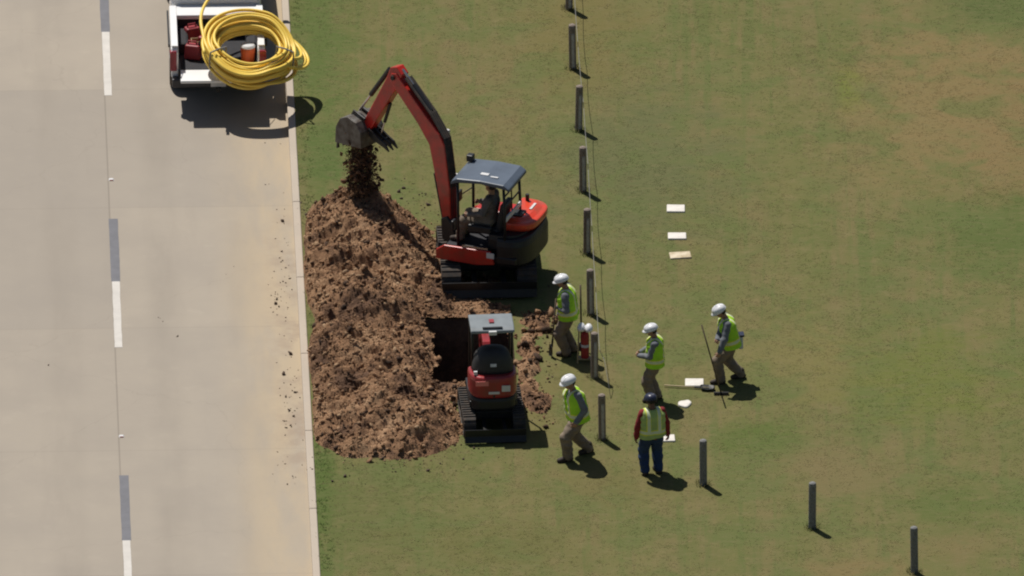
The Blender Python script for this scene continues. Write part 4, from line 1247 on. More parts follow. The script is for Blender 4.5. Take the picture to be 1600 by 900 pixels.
def coil():
    cpos = in_truck(0.655, -0.04, 1.27)
    t = thing('pipe_coil', 'big coil of yellow plastic pipe lying across the pickup bed', 'pipe coil', cpos)
    R0 = Matrix.Rotation(math.radians(13), 4, 'X') @ Matrix.Rotation(math.radians(3), 4, 'Y')
    b = MB()
    rnd = random.Random(5)
    layers = []
    for iz, z in enumerate((-0.19, -0.128, -0.066, -0.004, 0.058, 0.12, 0.18)):
        for rr in (0.655, 0.722, 0.79, 0.858, 0.925):
            if rnd.random() < (0.10 if iz < 4 else 0.35): continue
            layers.append((rr + rnd.uniform(-.03, .03), z + rnd.uniform(-.012, .012)))
    pts = []
    N = 64
    for i, (rr, z) in enumerate(layers):
        ox, oy = rnd.gauss(0, 0.025), rnd.gauss(0, 0.025)
        ta, tb = rnd.gauss(0, 0.02), rnd.gauss(0, 0.02)
        ph = rnd.uniform(0, 6.28)
        loop = []
        for k in range(N):
            a = 2 * math.pi * k / N
            r = rr * (1 + 0.015 * math.sin(2 * a + ph) + 0.01 * math.sin(3 * a - ph))
            x, y = ox + r * math.cos(a), oy + r * math.sin(a)
            sag = -0.75 * max(0, x - 0.38) ** 1.5 - 0.38 * max(0, -y - 0.30) ** 1.4
            loop.append(R0 @ Vector((x, y, z + ta * x + tb * y + sag)))
        b.tube(loop, 0.034, 8, closed=True)
    # loose loops: one over the toolbox, one hanging off on the grass side
    loop = []
    for k in range(73):
        a = math.radians(175) - math.radians(82) * k / 72
        r = 1.00 + 0.95 * (k / 72) ** 1.3
        loop.append(R0 @ Vector((0.02 + r * math.cos(a) , r * math.sin(a), 0.20 + 0.10 * k / 72)))
    b.tube([R0 @ Vector((-0.96 + 0.02 * math.cos(j), -0.55 + 0.1 * j, 0.17 + 0.004 * j)) for j in range(6)] + loop, 0.034, 8)
    for (dr, dz, a0, a1) in ((0.22, -0.02, -32, 62), (0.29, -0.06, -30, 58), (0.16, 0.06, -20, 70)):
        b.tube([R0 @ Vector((0.0 + (0.95 + dr * math.sin(math.pi * k / 30)) * math.cos(math.radians(a0 + (a1 - a0) * k / 30)),
                (0.95 + dr * math.sin(math.pi * k / 30)) * math.sin(math.radians(a0 + (a1 - a0) * k / 30)),
                dz - 0.30 * math.sin(math.pi * k / 30) - 0.1)) for k in range(31)], 0.034, 8)
    b.build('pipe', M['pipe_yellow'], t, smooth=True)
    for a in (214, 335):
        ca, sa = math.cos(math.radians(a)), math.sin(math.radians(a))
        ring = [R0 @ Vector(((0.79 + dx) * ca, (0.79 + dx) * sa, dz)) for dx, dz in ((-0.19, -0.20), (0.19, -0.20), (0.20, 0.0), (0.19, 0.20), (0.0, 0.215), (-0.19, 0.20), (-0.20, 0))]
        MB().tube(ring, 0.018, 6, closed=True).build('tie_strap', M['strap'], t)
coil()

# ------------------------------------------------------------------ posts and cable
POSTS = [(889, 14, 'd', 'dark wooden post at the far end of the line, cut by the frame'),
         (895, 107, 'd', 'dark wooden post second from the far end of the cable line'),
         (904, 203, 'd', 'dark wooden post level with the excavator bucket, third from the far end'),
         (911, 299, 'd', 'dark wooden post level with the excavator canopy'),
         (917, 396, 'd', 'dark wooden post level with the three white slabs in a row'),
         (923, 491, 'd', 'dark wooden post just behind the upright tan shovel handle'),
         (929, 590, 'd', 'dark wooden post beside the red canister'),
         (941, 686, 'd', 'wooden post between the striding worker and the worker in red sleeves'),
         (1099, 757, 'g', 'charcoal grey post standing nearest the worker in red sleeves'),
         (1269, 825, 'g', 'charcoal grey post midway along the free-standing diagonal row'),
         (1429, 894, 'g', 'charcoal grey post at the bottom edge of the picture')]
def make_post(kind):
    w = 0.076
    prof = [(w, -0.05), (w, 0.93), (w * 0.93, 0.985), (w * 0.5, 1.005), (0.005, 1.01)]
    b = MB(); b.lathe(prof, 14)
    return b
post_mesh = {}
for i, (px, py, kd, lab) in enumerate(POSTS):
    p = G(px, py)
    t = thing('post', lab, 'post', p, KANG + random.uniform(-0.1, 0.1), 'wooden posts across the grass')
    if kd not in post_mesh:
        o = make_post(kd).build('post_shaft', M['wood_dark' if kd == 'd' else 'wood_grey'], t, smooth=False, bevel=0.004)
        post_mesh[kd] = o
        f = MB().box((0.012, -0.071, 0.43), (0.055, 0.02, 0.76)).build('worn_face', M['wood_face'] if kd == 'd' else M['wood_grey'], t, bevel=0.005)
        post_mesh[kd + 'f'] = f
    else:
        for q in (post_mesh[kd], post_mesh[kd + 'f']):
            c = q.copy(); COL.objects.link(c); c.parent = t
    t.rotation_euler.x = random.uniform(-0.025, 0.025)
    t.rotation_euler.y = random.uniform(-0.02, 0.02)
t = None
pp = []
for i in range(7):
    a = G(POSTS[i][0], POSTS[i][1]); e = G(POSTS[i + 1][0], POSTS[i + 1][1]) if i < 6 else None
    a = a + Vector((0.10, 0.0, 0.62))
    if e is None:
        pp += [a, a + Vector((0.10, -0.35, -0.08)), a + Vector((0.17, -0.7, -0.36)), a + Vector((0.22, -1.0, -0.60))]
        break
    e = e + Vector((0.10, 0.0, 0.62))
    for k in range(6):
        q = a.lerp(e, k / 6); q.z -= 0.10 * math.sin(math.pi * k / 6); pp.append(q)
q0 = G(POSTS[0][0], POSTS[0][1]) + (pp[0] - G(POSTS[0][0], POSTS[0][1]))
pp = [pp[0] + (pp[0] - pp[6]) * 1.0] + pp
tag(MB().tube(pp, 0.006, 6).build('cable', M['cable'], smooth=True), 'thin pale cable strung from post to post beside the excavator', 'cable')

# ------------------------------------------------------------------ flat slabs in the grass
SL = [(1056, 327, 0.375, 0.34, 0.0, 'slab', 'white square slab farthest back of the three in a row'),
      (1058, 370, 0.38, 0.31, 0.02, 'slab', 'clean white square slab in the middle of the three in a row'),
      (1063, 400, 0.44, 0.30, 0.12, 'slab_tan', 'muddy tan-stained slab nearest of the three in a row'),
      (1085, 599, 0.38, 0.34, 0.0, 'slab', 'white square slab beside the blade of the shovel lying on the grass'),
      (1042, 686, 0.33, 0.30, 0.05, 'slab', 'white square slab just right of the worker in red sleeves')]
for (px, py, sx, sy, rz, m_, lab) in SL:
    p = G(px, py)
    t = MB(); t.box((0, 0, 0.012), (sx, sy, 0.045), taper=(0.97, 0.97))
    o = t.build('slab', M[m_], bevel=0.012); o.location = p; o.rotation_euler = (random.uniform(-.02, .02), random.uniform(-.02, .02), rz)
    tag(o, lab, 'slab', 'white slabs laid flat in the grass')
b = MB(); vs = []
n = 18
for z, sc in ((-0.01, 1.0), (0.03, 0.97), (0.042, 0.85)):
    for k in range(n):
        a = 2 * math.pi * k / n
        vs.append((0.145 * sc * math.cos(a) + 0.03 * math.sin(a), (0.15 + 0.03 * math.sin(3 * a)) * sc * math.sin(a), z))
b.add(vs, [(i * n + k, i * n + (k + 1) % n, (i + 1) * n + (k + 1) % n, (i + 1) * n + k) for i in range(2) for k in range(n)] + [tuple(range(2 * n, 3 * n))])
o = b.build('stone', M['slab']); o.location = G(1070, 632); o.rotation_euler.z = 0.35
tag(o, 'small rounded white stone by the shadow of the middle worker', 'stone', None)

# ------------------------------------------------------------------ hand tools
def tool(name, label, cat, base, top, head, hmat, group=None, r=0.017):
    """long-handled tool from its head at `base` to the handle end `top` (world points)"""
    t = thing(name, label, cat, base, 0, group)
    d = Vector(top) - Vector(base)
    L_ = d.length; dn = d.normalized()
    q = dn.to_track_quat('Z', 'Y').to_matrix().to_4x4()
    MB(q).tube([(0, 0, 0.12), (0, 0, L_)], r, 8).build('handle', M[hmat], t, smooth=True)
    if head == 'shovel':
        b = MB(q)
        rows = [(0.30, 0.02, 0.01), (0.26, 0.10, -0.01), (0.14, 0.115, -0.02), (0.04, 0.09, -0.015), (0.0, 0.02, 0.0)]
        vs = []
        for z, w, dp in rows:
            vs += [(-w, dp + 0.03, z), (0, dp, z), (w, dp + 0.03, z), (-w, dp + 0.04, z), (0, dp + 0.012, z), (w, dp + 0.04, z)]
        fs = []
        for i in range(4):
            a, c = i * 6, i * 6 + 6
            fs += [(a, a + 1, c + 1, c), (a + 1, a + 2, c + 2, c + 1), (a + 3, c + 3, c + 4, a + 4), (a + 4, c + 4, c + 5, a + 5), (a, c, c + 3, a + 3), (a + 2, a + 5, c + 5, c + 2)]
        fs += [(0, 3, 4, 1), (1, 4, 5, 2), (24, 25, 28, 27), (25, 26, 29, 28)]
        b.add(vs, fs)
        b.cyl((0, 0, 0.24), (0, 0, 0.42), 0.022, 8)
        b.build('blade', M['dark_metal'], t)
    else:
        b = MB(); b.box((0.0, -0.02, 0.03), (0.30, 0.05, 0.05))
        for k in range(9):
            b.box((-0.136 + 0.034 * k, -0.05, 0.012), (0.010, 0.05, 0.045))
        b.cyl((0, -0.02, 0.03), tuple(dn * 0.2), 0.016, 8)
        b.build('rake_head', M['dark_metal'], t)
    return t
HAND = {}
a_base, a_top = G(861, 557), G(869, 466 + 90) ; a_top = G(861, 557) + Vector((0.10, 0.03, 1.27))
tool('shovel', 'dark long-handled shovel held upright by the worker nearest the excavator', 'shovel', a_base + Vector((0, 0, -0.03)), a_top, 'shovel', 'handle_brown', 'hand tools of the crew')
d_base = G(1127, 616); d_top = d_base + Vector((-0.40, 0.05, 1.52))
tool('rake', 'thin dark rake held out in front of the worker with the hip bag', 'rake', d_base, d_top, 'rake', 'handle_brown', 'hand tools of the crew', r=0.015)
s_base, s_top = G(1117, 607, 0.035), G(1038, 602, 0.04)
tool('shovel', 'shovel with a pale wooden handle lying on the grass between two workers', 'shovel', s_base, s_top, 'shovel', 'handle_wood', 'hand tools of the crew')
u_base = G(909, 545); u_top = u_base + Vector((-0.03, 0.05, 1.40))
tool('shovel', 'tan-handled shovel standing upright in the grass behind the red canister', 'shovel', u_base + Vector((0, 0, -0.12)), u_top, 'shovel', 'handle_brown', 'hand tools of the crew', r=0.020)

# red canister on its stand
def canister():
    C = G(914, 565)
    t = thing('canister', 'red canister on a pale frame with a domed white cap by the posts', 'canister', C)
    MB().lathe([(0.08, 0.10), (0.085, 0.12), (0.085, 0.58), (0.07, 0.64), (0.03, 0.67)], 20).build('canister_body', M['canister_red'], t, smooth=False)
    MB().lathe([(0.0855, 0.34), (0.088, 0.345), (0.088, 0.395), (0.0855, 0.40)], 20).build('canister_band', M['bag'], t)
    b = MB()
    for s_ in (-1, 1):
        b.tube([(s_ * 0.15, -0.08, 0.0), (s_ * 0.12, 0.0, 0.70)], 0.016, 6)
        b.tube([(s_ * 0.15, 0.12, 0.0), (s_ * 0.12, 0.0, 0.70)], 0.016, 6)
    b.box((0, 0, 0.085), (0.26, 0.16, 0.02)).box((0, 0, 0.70), (0.30, 0.05, 0.03))
    b.build('frame', M['handle_wood'], t)
    b = MB()
    for s_ in (-1, 1):
        vs, fs = [], []
        n, rr = 16, 6
        for i in range(rr):
            a = math.pi / 2 * i / (rr - 1)
            for k in range(n):
                q = 2 * math.pi * k / n
                vs.append((s_ * 0.075 + 0.088 * math.cos(a) * math.cos(q), 0.14 * math.cos(a) * math.sin(q), 0.73 + 0.13 * math.sin(a) - (0.02 if s_ > 0 else 0)))
        for i in range(rr - 1):
            for k in range(n): fs.append((i * n + k, i * n + (k + 1) % n, (i + 1) * n + (k + 1) % n, (i + 1) * n + k))
        fs.append(tuple(range(n))[::-1])
        b.add(vs, fs)
    b.build('cap', M['hat_white'], t, smooth=True)
canister()

# ------------------------------------------------------------------ people: one signed-distance body each, meshed by surface nets
def surface_nets(f, org, h):
    s = f < 0
    nx, ny, nz = f.shape
    cs = np.zeros((nx - 1, ny - 1, nz - 1), np.int16)
    for i in (0, 1):
        for j in (0, 1):
            for k in (0, 1):
                cs += s[i:nx - 1 + i, j:ny - 1 + j, k:nz - 1 + k]
    act = (cs > 0) & (cs < 8)
    ci, cj, ck = np.nonzero(act)
    idx = -np.ones(act.shape, np.int64)
    idx[ci, cj, ck] = np.arange(len(ci))
    acc = np.zeros((len(ci), 3)); cnt = np.zeros(len(ci))
    cor = [(i, j, k) for i in (0, 1) for j in (0, 1) for k in (0, 1)]
    for a in cor:
        for ax in range(3):
            if a[ax] == 1: continue
            b_ = list(a); b_[ax] = 1
            fa, fb = f[ci + a[0], cj + a[1], ck + a[2]], f[ci + b_[0], cj + b_[1], ck + b_[2]]
            m = (fa < 0) != (fb < 0)
            t = np.where(m, fa / np.where(m, fa - fb, 1), 0)
            p = np.repeat(np.array(a, float)[None], len(ci), 0)
            p[:, ax] += t
            acc += p * m[:, None]; cnt += m
    V = (np.stack([ci, cj, ck], 1) + acc / cnt[:, None]) * h + org
    Q = []
    for ax in range(3):
        o1, o2 = (ax + 1) % 3, (ax + 2) % 3
        sl0 = [slice(None)] * 3; sl1 = [slice(None)] * 3
        sl0[ax] = slice(0, -1); sl1[ax] = slice(1, None)
        ch = s[tuple(sl0)] != s[tuple(sl1)]
        e = np.argwhere(ch)
        e = e[(e[:, o1] > 0) & (e[:, o2] > 0) & (e[:, o1] < f.shape[o1] - 1) & (e[:, o2] < f.shape[o2] - 1)]
        def cell(d1, d2):
            c = e.copy(); c[:, o1] -= d1; c[:, o2] -= d2
            return idx[c[:, 0], c[:, 1], c[:, 2]]
        q = np.stack([cell(1, 1), cell(0, 1), cell(0, 0), cell(1, 0)], 1)
        flip = ~s[tuple(np.stack([e[:, 0], e[:, 1], e[:, 2]]))]
        q[flip] = q[flip][:, ::-1]
        Q.append(q)
    return V, np.concatenate(Q)

def sdf_mesh(prims, h, k=0.03, post=None):
    """prims: (a, b, ra, rb[, k]) round cones in metres"""
    A = np.array([list(p[0]) for p in prims]); B = np.array([list(p[1]) for p in prims])
    R = max(max(p[2], p[3]) for p in prims) + 0.05
    lo = np.minimum(A.min(0), B.min(0)) - R; hi = np.maximum(A.max(0), B.max(0)) + R
    n = np.ceil((hi - lo) / h).astype(int) + 1
    f = np.full(n, 0.25, np.float32)
    for p in prims:
        a, b_, ra, rb = np.array(p[0]), np.array(p[1]), p[2], p[3]
        kk = p[4] if len(p) > 4 else k
        pad = max(ra, rb) + kk * 1.5 + 2 * h
        i0 = np.maximum(((np.minimum(a, b_) - pad - lo) / h).astype(int), 0); i1 = np.minimum(((np.maximum(a, b_) + pad - lo) / h).astype(int) + 2, n)
        gx = (np.arange(i0[0], i1[0]) * h + lo[0])[:, None, None]; gy = (np.arange(i0[1], i1[1]) * h + lo[1])[None, :, None]; gz = (np.arange(i0[2], i1[2]) * h + lo[2])[None, None, :]
        d = b_ - a; dd = max(float(d @ d), 1e-9)
        t = np.clip(((gx - a[0]) * d[0] + (gy - a[1]) * d[1] + (gz - a[2]) * d[2]) / dd, 0, 1)
        dist = np.sqrt((gx - a[0] - t * d[0]) ** 2 + (gy - a[1] - t * d[1]) ** 2 + (gz - a[2] - t * d[2]) ** 2) - (ra + t * (rb - ra))
        sub = f[i0[0]:i1[0], i0[1]:i1[1], i0[2]:i1[2]]
        hh = np.clip(0.5 + 0.5 * (sub - dist) / kk, 0, 1)
        f[i0[0]:i1[0], i0[1]:i1[1], i0[2]:i1[2]] = sub * (1 - hh) + dist * hh - kk * hh * (1 - hh)
    if post is not None:
        X = (np.arange(n[0]) * h + lo[0])[:, None, None]; Y = (np.arange(n[1]) * h + lo[1])[None, :, None]; Z = (np.arange(n[2]) * h + lo[2])[None, None, :]
        f = post(f, X, Y, Z)
    return surface_nets(f, lo, h)

def ik(a, c, l1, l2, hint):
    a, c, hint = Vector(a), Vector(c), Vector(hint)
    d = c - a
    L_ = min(d.length, (l1 + l2) * 0.995)
    dn = d.normalized()
    c = a + dn * L_
    x = (l1 * l1 - l2 * l2 + L_ * L_) / (2 * L_)
    hgt = math.sqrt(max(l1 * l1 - x * x, 0))
    hp = hint - dn * hint.dot(dn)
    hp.normalize()
    return a + dn * x + hp * hgt, c

def folds(seed, amp):
    def fn(f, X, Y, Z):
        w = np.sin(31 * Z + 9 * X + seed) * np.sin(17 * X - 13 * Z + 2 * seed) + 0.6 * np.sin(47 * Z - 21 * Y + seed * 3) * np.sin(23 * X + 5 * seed)
        return f + (amp * w).astype(np.float32)
    return fn

def person(label, loc, face, pose, shirt, trousers, hat, skin='skin_tan', vest='lime', scale=1.0, group='road crew on the grass', parent_thing=None):
    """face: world heading in degrees. Local frame: +Y ahead, +X right. pose keys: pz, lean, side, feet, hands, look, elbow"""
    rz = math.radians(face - 90)
    root = thing('person', label, 'person', loc, rz, group)
    root.scale = (1.09, 1.09, 1.0)
    pz = pose.get('pz', 0.93)
    lean, side = pose.get('lean', 0.0), pose.get('side', 0.0)
    pel = Vector((0, pose.get('py', 0.0), pz))
    RT = Matrix.Rotation(-lean, 3, 'X') @ Matrix.Rotation(side, 3, 'Y')
    def tor(x, y, z):                                     # torso frame, z above the pelvis
        return pel + RT @ Vector((x, y, z))
    RTi = RT.transposed()
    # joints
    hipL, hipR = pel + Vector((-0.095, 0, -0.02)), pel + Vector((0.095, 0, -0.02))
    legs = []
    for hip, (fx, fy, fz, fyaw) in zip((hipL, hipR), pose['feet']):
        ank = Vector((fx, fy, fz + 0.09))
        kn, ank = ik(hip, ank, 0.445, 0.425, Vector((0.12 * (1 if fx > 0 else -1), 1, 0.1)))
        fd = Vector((math.sin(fyaw), math.cos(fyaw), 0))
        legs.append((hip, kn, ank, fd))
    shL, shR = tor(-0.185, 0.0, 0.475), tor(0.185, 0.0, 0.475)
    arms = []
    for s_, sh, tg_, hint in ((-1, shL, pose['hands'][0], pose.get('elbow', [(-0.4, -1, -0.5), (0.4, -1, -0.5)])[0]),
                              (1, shR, pose['hands'][1], pose.get('elbow', [(-0.4, -1, -0.5), (0.4, -1, -0.5)])[1])):
        el, wr = ik(sh, Vector(tg_), 0.30, 0.265, Vector(hint))
        arms.append((s_, sh, el, wr))
    look = pose.get('look', (0.0, -0.25))                # yaw (left +), pitch
    RH = Matrix.Rotation(look[0], 3, 'Z') @ Matrix.Rotation(look[1], 3, 'X') @ Matrix.Rotation(-lean * 0.5, 3, 'X')
    nb = tor(0, 0.005, 0.535)
    hc = nb + RT @ Vector((0, 0.015, 0.07)) + RH @ Vector((0, 0.02, 0.105))
    hd = lambda x, y, z: hc + RH @ Vector((x, y, z))
    torso = [(tor(-0.085, 0, -0.02), tor(0.085, 0, -0.02), 0.120, 0.120),
             (tor(-0.06, 0.02, 0.04), tor(-0.085, 0.005, 0.36), 0.128, 0.130), (tor(0.06, 0.02, 0.04), tor(0.085, 0.005, 0.36), 0.128, 0.130),
             (tor(-0.15, 0, 0.455), tor(0.15, 0, 0.455), 0.068, 0.068)]
    legp, armp = [], []
    for hip, kn, ank, fd in legs:
        legp += [(hip, kn, 0.098, 0.062), (kn, kn.lerp(ank, 0.35), 0.062, 0.060), (kn.lerp(ank, 0.35), ank, 0.060, 0.042)]
    foot = []
    for hip, kn, ank, fd in legs:
        heel = ank + Vector((0, 0, -0.045)) - fd * 0.045
        toe = ank + Vector((0, 0, -0.055)) + fd * 0.155
        foot.append([(ank, ank + Vector((0, 0, 0.08)), 0.048, 0.052), (heel, toe, 0.042, 0.034), (ank, toe, 0.045, 0.033)])
    for s_, sh, el, wr in arms:
        armp += [(sh, el, 0.054, 0.043), (el, wr, 0.042, 0.029)]
    # hands: palm, four fingers of two bends, thumb off the side of the palm
    hand = []
    curl = pose.get('curl', (0.55, 0.55))
    for (s_, sh, el, wr), cu in zip(arms, curl):
        d = (wr - el).normalized()
        inward = (Vector((-s_, 0, 0)) - d * Vector((-s_, 0, 0)).dot(d)).normalized()   # palm faces inwards
        sdv = d.cross(inward).normalized()
        if sdv.y < 0: sdv = -sdv                                                          # thumb side ahead
        pc = wr + d * 0.085
        hand += [(wr, wr + d * 0.05, 0.028, 0.030, 0.01), (wr + d * 0.035 + sdv * 0.022, pc + sdv * 0.028, 0.017, 0.015, 0.012), (wr + d * 0.035 - sdv * 0.022, pc - sdv * 0.028, 0.017, 0.014, 0.012)]
        for q, ln in ((0.030, 0.070), (0.010, 0.080), (-0.010, 0.075), (-0.030, 0.058)):
            k0_ = pc + sdv * q
            d1 = (d * math.cos(cu) + inward * math.sin(cu)); d2 = (d * math.cos(cu * 2.3) + inward * math.sin(cu * 2.3))
            k1_ = k0_ + d1 * ln * 0.55; k2_ = k1_ + d2 * ln * 0.5
            hand += [(k0_, k1_, 0.0100, 0.0090, 0.004), (k1_, k2_, 0.0090, 0.0075, 0.004)]
        t0 = wr + d * 0.03 + sdv * 0.026
        t1 = t0 + (d * 0.6 + sdv * 0.65 + inward * 0.35).normalized() * 0.045
        hand += [(t0, t1, 0.013, 0.011, 0.006), (t1, t1 + (d * 0.85 + inward * 0.45).normalized() * 0.035, 0.011, 0.008, 0.004)]
    head = [(nb, hd(0, -0.015, -0.06), 0.058, 0.055), (hd(0, -0.012, 0.022), hd(0, -0.008, 0.03), 0.090, 0.090, 0.02), (hd(0, 0.03, -0.03), hd(0, 0.045, -0.075), 0.064, 0.046, 0.025),
            (hd(0, 0.088, 0.0), hd(0, 0.108, -0.032), 0.009, 0.015, 0.01), (hd(-0.034, 0.078, 0.022), hd(0.034, 0.078, 0.022), 0.012, 0.012, 0.01)]
    for s_ in (-1, 1):
        head.append((hd(s_ * 0.088, -0.005, 0.01), hd(s_ * 0.088, -0.012, -0.03), 0.016, 0.011, 0.008))
    allp = torso + legp + [p for ft in foot for p in ft] + armp + hand + head
    sc = lambda ps: [tuple([tuple(Vector(p[0]) * scale), tuple(Vector(p[1]) * scale), p[2] * scale, p[3] * scale] + list(p[4:])) for p in ps]
    V, Q = sdf_mesh(sc(allp), 0.0085, 0.025)
    cen = V[Q].mean(1)
    mi = np.zeros(len(Q), int)
    for s_ in (-1, 1):
        e = np.array(hd(s_ * 0.032, 0.086, 0.004)) * scale
        mi[np.linalg.norm(cen - e, axis=1) < 0.012] = 1
    e = np.array(hd(0, 0.092, -0.062)) * scale
    dd = (cen - e) / np.array([2.2, 1, 0.8]); mi[np.linalg.norm(dd, axis=1) < 0.012] = 2
    np_mesh('body', V, Q, [M[skin], M['eye'], M['lip']], root, mi=mi)
    seed = random.uniform(0, 6)
    off = lambda ps, o: [(p[0], p[1], p[2] + o, p[3] + o) + tuple(p[4:]) for p in ps]
    V, Q = sdf_mesh(sc(off(torso, 0.014) + [(p[0], p[1], p[2] + 0.024, p[3] + 0.022) for p in armp]), 0.011, 0.025, folds(seed, 0.005))
    if hat == 'navy':
        pass
    np_mesh('shirt', V, Q, M[shirt], root)
    tp = [(tor(-0.085, 0, -0.02), tor(0.085, 0, -0.02), 0.140, 0.140), (tor(-0.06, 0.01, 0.0), tor(-0.065, 0.005, 0.08), 0.124, 0.122), (tor(0.06, 0.01, 0.0), tor(0.065, 0.005, 0.08), 0.124, 0.122)]
    for hip, kn, ank, fd in legs:
        tp += [(hip, kn, 0.132, 0.106), (kn, kn.lerp(ank, 0.35), 0.106, 0.100), (kn.lerp(ank, 0.35), ank + (ank - kn).normalized() * -0.01, 0.100, 0.090)]
    V, Q = sdf_mesh(sc(tp), 0.011, 0.02, folds(seed + 1, 0.007))
    np_mesh('trousers', V, Q, M[trousers], root)
    for ft in foot:
        V, Q = sdf_mesh(sc(off(ft, 0.010)), 0.009, 0.02, lambda f, X, Y, Z: np.maximum(f, -(Z - 0.0 * X - 0.0 * Y - 0.004)) if pz > 0.7 else f)
        np_mesh('boot', V, Q, M['boot'], root)
    if vest:
        vp = [(tor(-0.075, 0.01, -0.06), tor(-0.09, 0.005, 0.38), 0.188, 0.166), (tor(0.075, 0.01, -0.06), tor(0.09, 0.005, 0.38), 0.188, 0.166),
              (tor(-0.125, 0, 0.455), tor(0.125, 0, 0.455), 0.098, 0.098)]
        ct = np.array(tor(0, 0, 0)); RTa = np.array(RTi)
        def cut(f, X, Y, Z):
            f = folds(seed + 2, 0.005)(f, X, Y, Z)
            x, y, z = X / scale - ct[0], Y / scale - ct[1], Z / scale - ct[2]
            lz = RTa[2, 0] * x + RTa[2, 1] * y + RTa[2, 2] * z
            lx = RTa[0, 0] * x + RTa[0, 1] * y + RTa[0, 2] * z
            ly = RTa[1, 0] * x + RTa[1, 1] * y + RTa[1, 2] * z
            f = np.maximum(f, -0.07 + 0.015 * np.sin(9 * lx) - lz)            # hem
            f = np.maximum(f, -(np.sqrt(lx ** 2 + (ly - 0.02) ** 2) - 0.080 - np.clip(0.53 - lz, -1, 0) * 0) * (lz > 0.42) - 1 * (lz <= 0.42))  # neck
            f = np.maximum(f, np.where(ly > 0.05, (0.055 * np.clip((lz - 0.22) / 0.2, 0, 1) - np.abs(lx)), -1))  # open V at the front
            return f.astype(np.float32)
        V, Q = sdf_mesh(sc(vp), 0.010, 0.03, cut)
        cen = V[Q].mean(1) / scale - ct
        L3 = cen @ RTa.T
        mi = np.zeros(len(Q), int)
        band = (np.abs(L3[:, 2] - 0.07) < 0.03)
        strap_ = (np.abs(np.abs(L3[:, 0]) - 0.105) < 0.030) & (L3[:, 2] > 0.10)
        edge = (np.abs(np.abs(L3[:, 0]) - 0.105) < 0.045) & (L3[:, 2] > 0.10)
        edge2 = (np.abs(L3[:, 2] - 0.07) < 0.055)
        mi[edge | edge2] = 2
        mi[band | strap_] = 1
        np_mesh('safety_vest', V, Q, [M['vest_dull'] if vest == 'dull' else M['vest'], M['vest_band'], M['vest_yellow']], root, mi=mi)
    # hair below the hat
    V, Q = sdf_mesh(sc([(hd(-0.03, -0.045, 0.0), hd(0.03, -0.045, 0.0), 0.070, 0.070), (hd(0, -0.02, 0.04), hd(0, -0.025, 0.05), 0.085, 0.085)]), 0.012, 0.02)
    np_mesh('hair', V, Q, M['hair'], root)
    if hat:
        HT = (RH.to_4x4()); HT.translation = hc
        HT = Matrix.Scale(scale, 4) @ HT
        hb = MB(HT)
        n, rr = 28, 8
        vs, fs = [], []
        prof = [(1.0, 0.035)] + [(math.cos(math.pi / 2 * i / rr) ** 0.85, 0.045 + 0.105 * math.sin(math.pi / 2 * i / rr)) for i in range(rr + 1)]
        for r, z in prof:
            for k in range(n):
                a = 2 * math.pi * k / n
                vs.append((0.118 * r * math.cos(a), -0.008 + 0.142 * r * math.sin(a), z))
        for i in range(len(prof) - 1):
            for k in range(n): fs.append((i * n + k, i * n + (k + 1) % n, (i + 1) * n + (k + 1) % n, (i + 1) * n + k))
        fs.append(tuple(range(n))[::-1])
        hb.add(vs, fs)
        # brim all round, longer at the front
        vs, fs = [], []
        for z, ex in ((0.034, 0.0), (0.026, 1.0), (0.036, 1.0), (0.046, 0.0)):
            for k in range(n):
                a = 2 * math.pi * k / n
                e = ex * (0.008 + 0.038 * max(0, math.sin(a)) ** 3)
                vs.append(((0.114 + e) * math.cos(a), -0.008 + (0.136 + e) * math.sin(a), z - 0.006 * ex * max(0, math.sin(a))))
        for i in range(3):
            for k in range(n): fs.append((i * n + k, i * n + (k + 1) % n, (i + 1) * n + (k + 1) % n, (i + 1) * n + k))
        hb.add(vs, fs)
        for x in (-0.035, 0.0, 0.035):                    # crown ridges
            hb.tube([(x, -0.008 + 0.13 * math.sin(math.radians(q)), 0.047 + (0.104 - abs(x) * 0.18) * math.cos(math.radians(q))) for q in range(-70, 75, 10)], 0.009, 6)
        hb.build('hard_hat', M['hat_white' if hat == 'white' else 'hat_navy'], root, smooth=True)
    return root, rz

def local(loc, face, w, scale=1.0):
    q = Matrix.Rotation(-math.radians(face - 90), 3, 'Z') @ (Vector(w) - Vector(loc))
    return Vector((q.x / 1.09, q.y / 1.09, q.z)) / scale

# worker by the excavator, leaning on a shovel
L0, fa = G(889, 553), 172
hA = a_base.lerp(a_top, 0.86)
person('person in lime vest and white hard hat leaning on a shovel by the excavator shadow', L0, fa,
       dict(pz=0.92, lean=0.10, feet=((-0.11, 0.03, 0, 0.1), (0.10, -0.07, 0, -0.2)), hands=(tuple(local(L0, fa, hA) + Vector((0.03, -0.06, -0.02))), tuple(local(L0, fa, a_base.lerp(a_top, 0.72)) + Vector((0.03, -0.08, 0)))),
            look=(0.1, -0.3), curl=(1.0, 1.0), elbow=[(-0.7, -0.4, -0.8), (0.7, -0.4, -0.8)]), 'shirt_grey', 'khaki', 'white', scale=1.0)
# striding worker below
L0, fa = G(903, 714), 202
person('person in lime vest, grey sleeves and white hard hat striding past the small digger', L0, fa,
       dict(pz=0.885, lean=0.16, side=0.03, feet=((-0.09, 0.22, 0, 0.05), (0.10, -0.24, 0.0, -0.1)), hands=((-0.24, 0.12, 0.86), (0.27, -0.10, 0.84)), look=(0.15, -0.25),
            curl=(0.6, 0.6)), 'shirt_grey', 'khaki', 'white', scale=1.07)
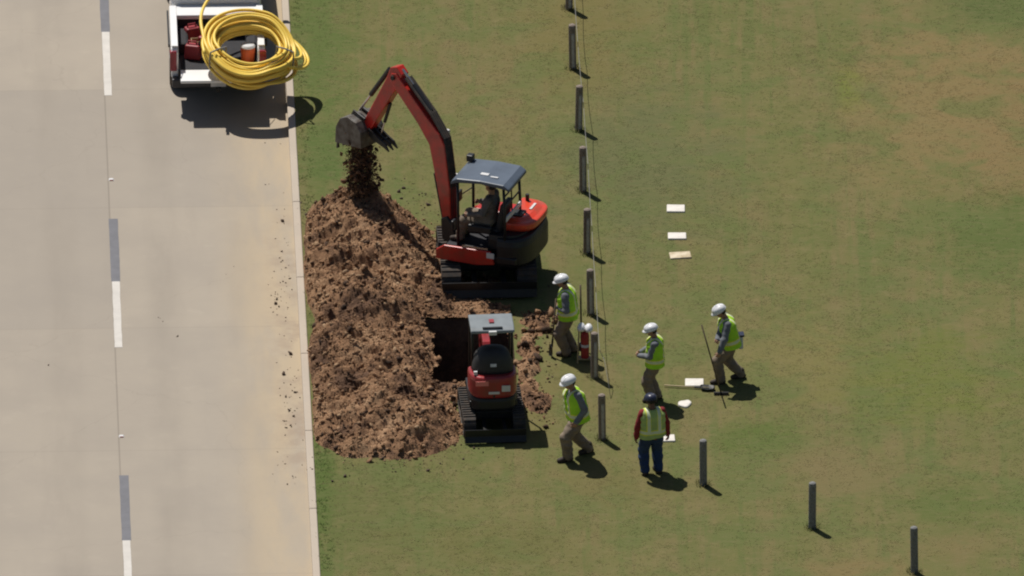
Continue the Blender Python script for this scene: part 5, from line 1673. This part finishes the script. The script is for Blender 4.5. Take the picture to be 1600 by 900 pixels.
# middle worker, hands in front
L0, fa = G(1024, 626), 178
person('person in lime vest and white hard hat with both hands before the chest', L0, fa,
       dict(pz=0.93, lean=0.02, feet=((-0.10, 0.05, 0, 0.15), (0.10, -0.04, 0, -0.15)), hands=((-0.05, 0.30, 1.06), (0.07, 0.29, 1.09)), look=(0.1, -0.3), curl=(0.9, 0.9),
            elbow=[(-0.8, -0.5, -0.6), (0.8, -0.5, -0.6)]), 'shirt_grey', 'khaki', 'white', scale=0.96)
# raking worker with a hip bag
L0, fa = G(1142, 595), 186
R1, R2 = d_base.lerp(d_top, 0.60), d_base.lerp(d_top, 0.42)
pd, rzd = person('person in lime vest and white hard hat raking, pale bag at the hip', L0, fa,
       dict(pz=0.885, lean=0.20, feet=((-0.10, 0.20, 0, 0.0), (0.11, -0.20, 0.0, -0.15)), hands=(tuple(local(L0, fa, R2) + Vector((0.03, -0.07, 0.03))), tuple(local(L0, fa, R1) + Vector((0.02, -0.08, 0.02)))),
            look=(0.1, -0.45), curl=(1.0, 1.0), elbow=[(-0.7, -0.4, -0.8), (0.7, -0.4, -0.8)]), 'shirt_grey', 'khaki', 'white', scale=1.0)
bagc = Vector((0.06, -0.20, 0.84))
bt = thing('hip_bag', 'pale pouch hanging behind the hip of the raking worker', 'bag', L0, rzd)
MB(Tr(*bagc)).box((0, 0, 0), (0.20, 0.10, 0.28), taper=(0.85, 0.8)).build('pouch', M['bag'], bt, bevel=0.03)
MB(Tr(*bagc)).box((0, -0.01, 0.155), (0.19, 0.12, 0.05)).build('flap', M['hat_navy'], bt, bevel=0.012)
MB().tube([(0.08, -0.20, 0.95), (0.13, -0.06, 0.93), (0.155, 0.04, 0.91)], 0.012, 6).build('belt', M['hat_navy'], bt)
# worker with his back turned, red sleeves and jeans
L0, fa = G(1019, 740), 105
person('person in red sleeves, blue jeans, dark hard hat and lime vest with the back turned', L0, fa,
       dict(pz=0.935, lean=0.03, feet=((-0.14, 0.0, 0, 0.2), (0.13, 0.02, 0, -0.2)), hands=((-0.31, 0.02, 0.86), (0.31, 0.02, 0.86)), look=(0.3, -0.2), curl=(0.5, 0.5),
            elbow=[(-1.0, -0.4, 0), (1.0, -0.4, 0)]), 'shirt_red', 'jeans', 'navy', skin='skin_brown', vest='dull', scale=0.97)
# operator in the larger excavator
po = C_EXC + (H_EXC @ Vector((0.02, 0.36, 0)))
person('person in drab clothes sitting at the controls under the blue-grey canopy', po, 160,
       dict(pz=1.46, py=0.0, lean=-0.06, feet=((-0.14, 0.55, 0.92, 0.0), (0.14, 0.55, 0.92, 0.0)), hands=((-0.32, 0.30, 1.62), (0.32, 0.30, 1.62)), look=(-0.15, 0.05), curl=(1.0, 1.0)),
       'shirt_brown', 'khaki', None, vest=None, scale=1.0, group=None)
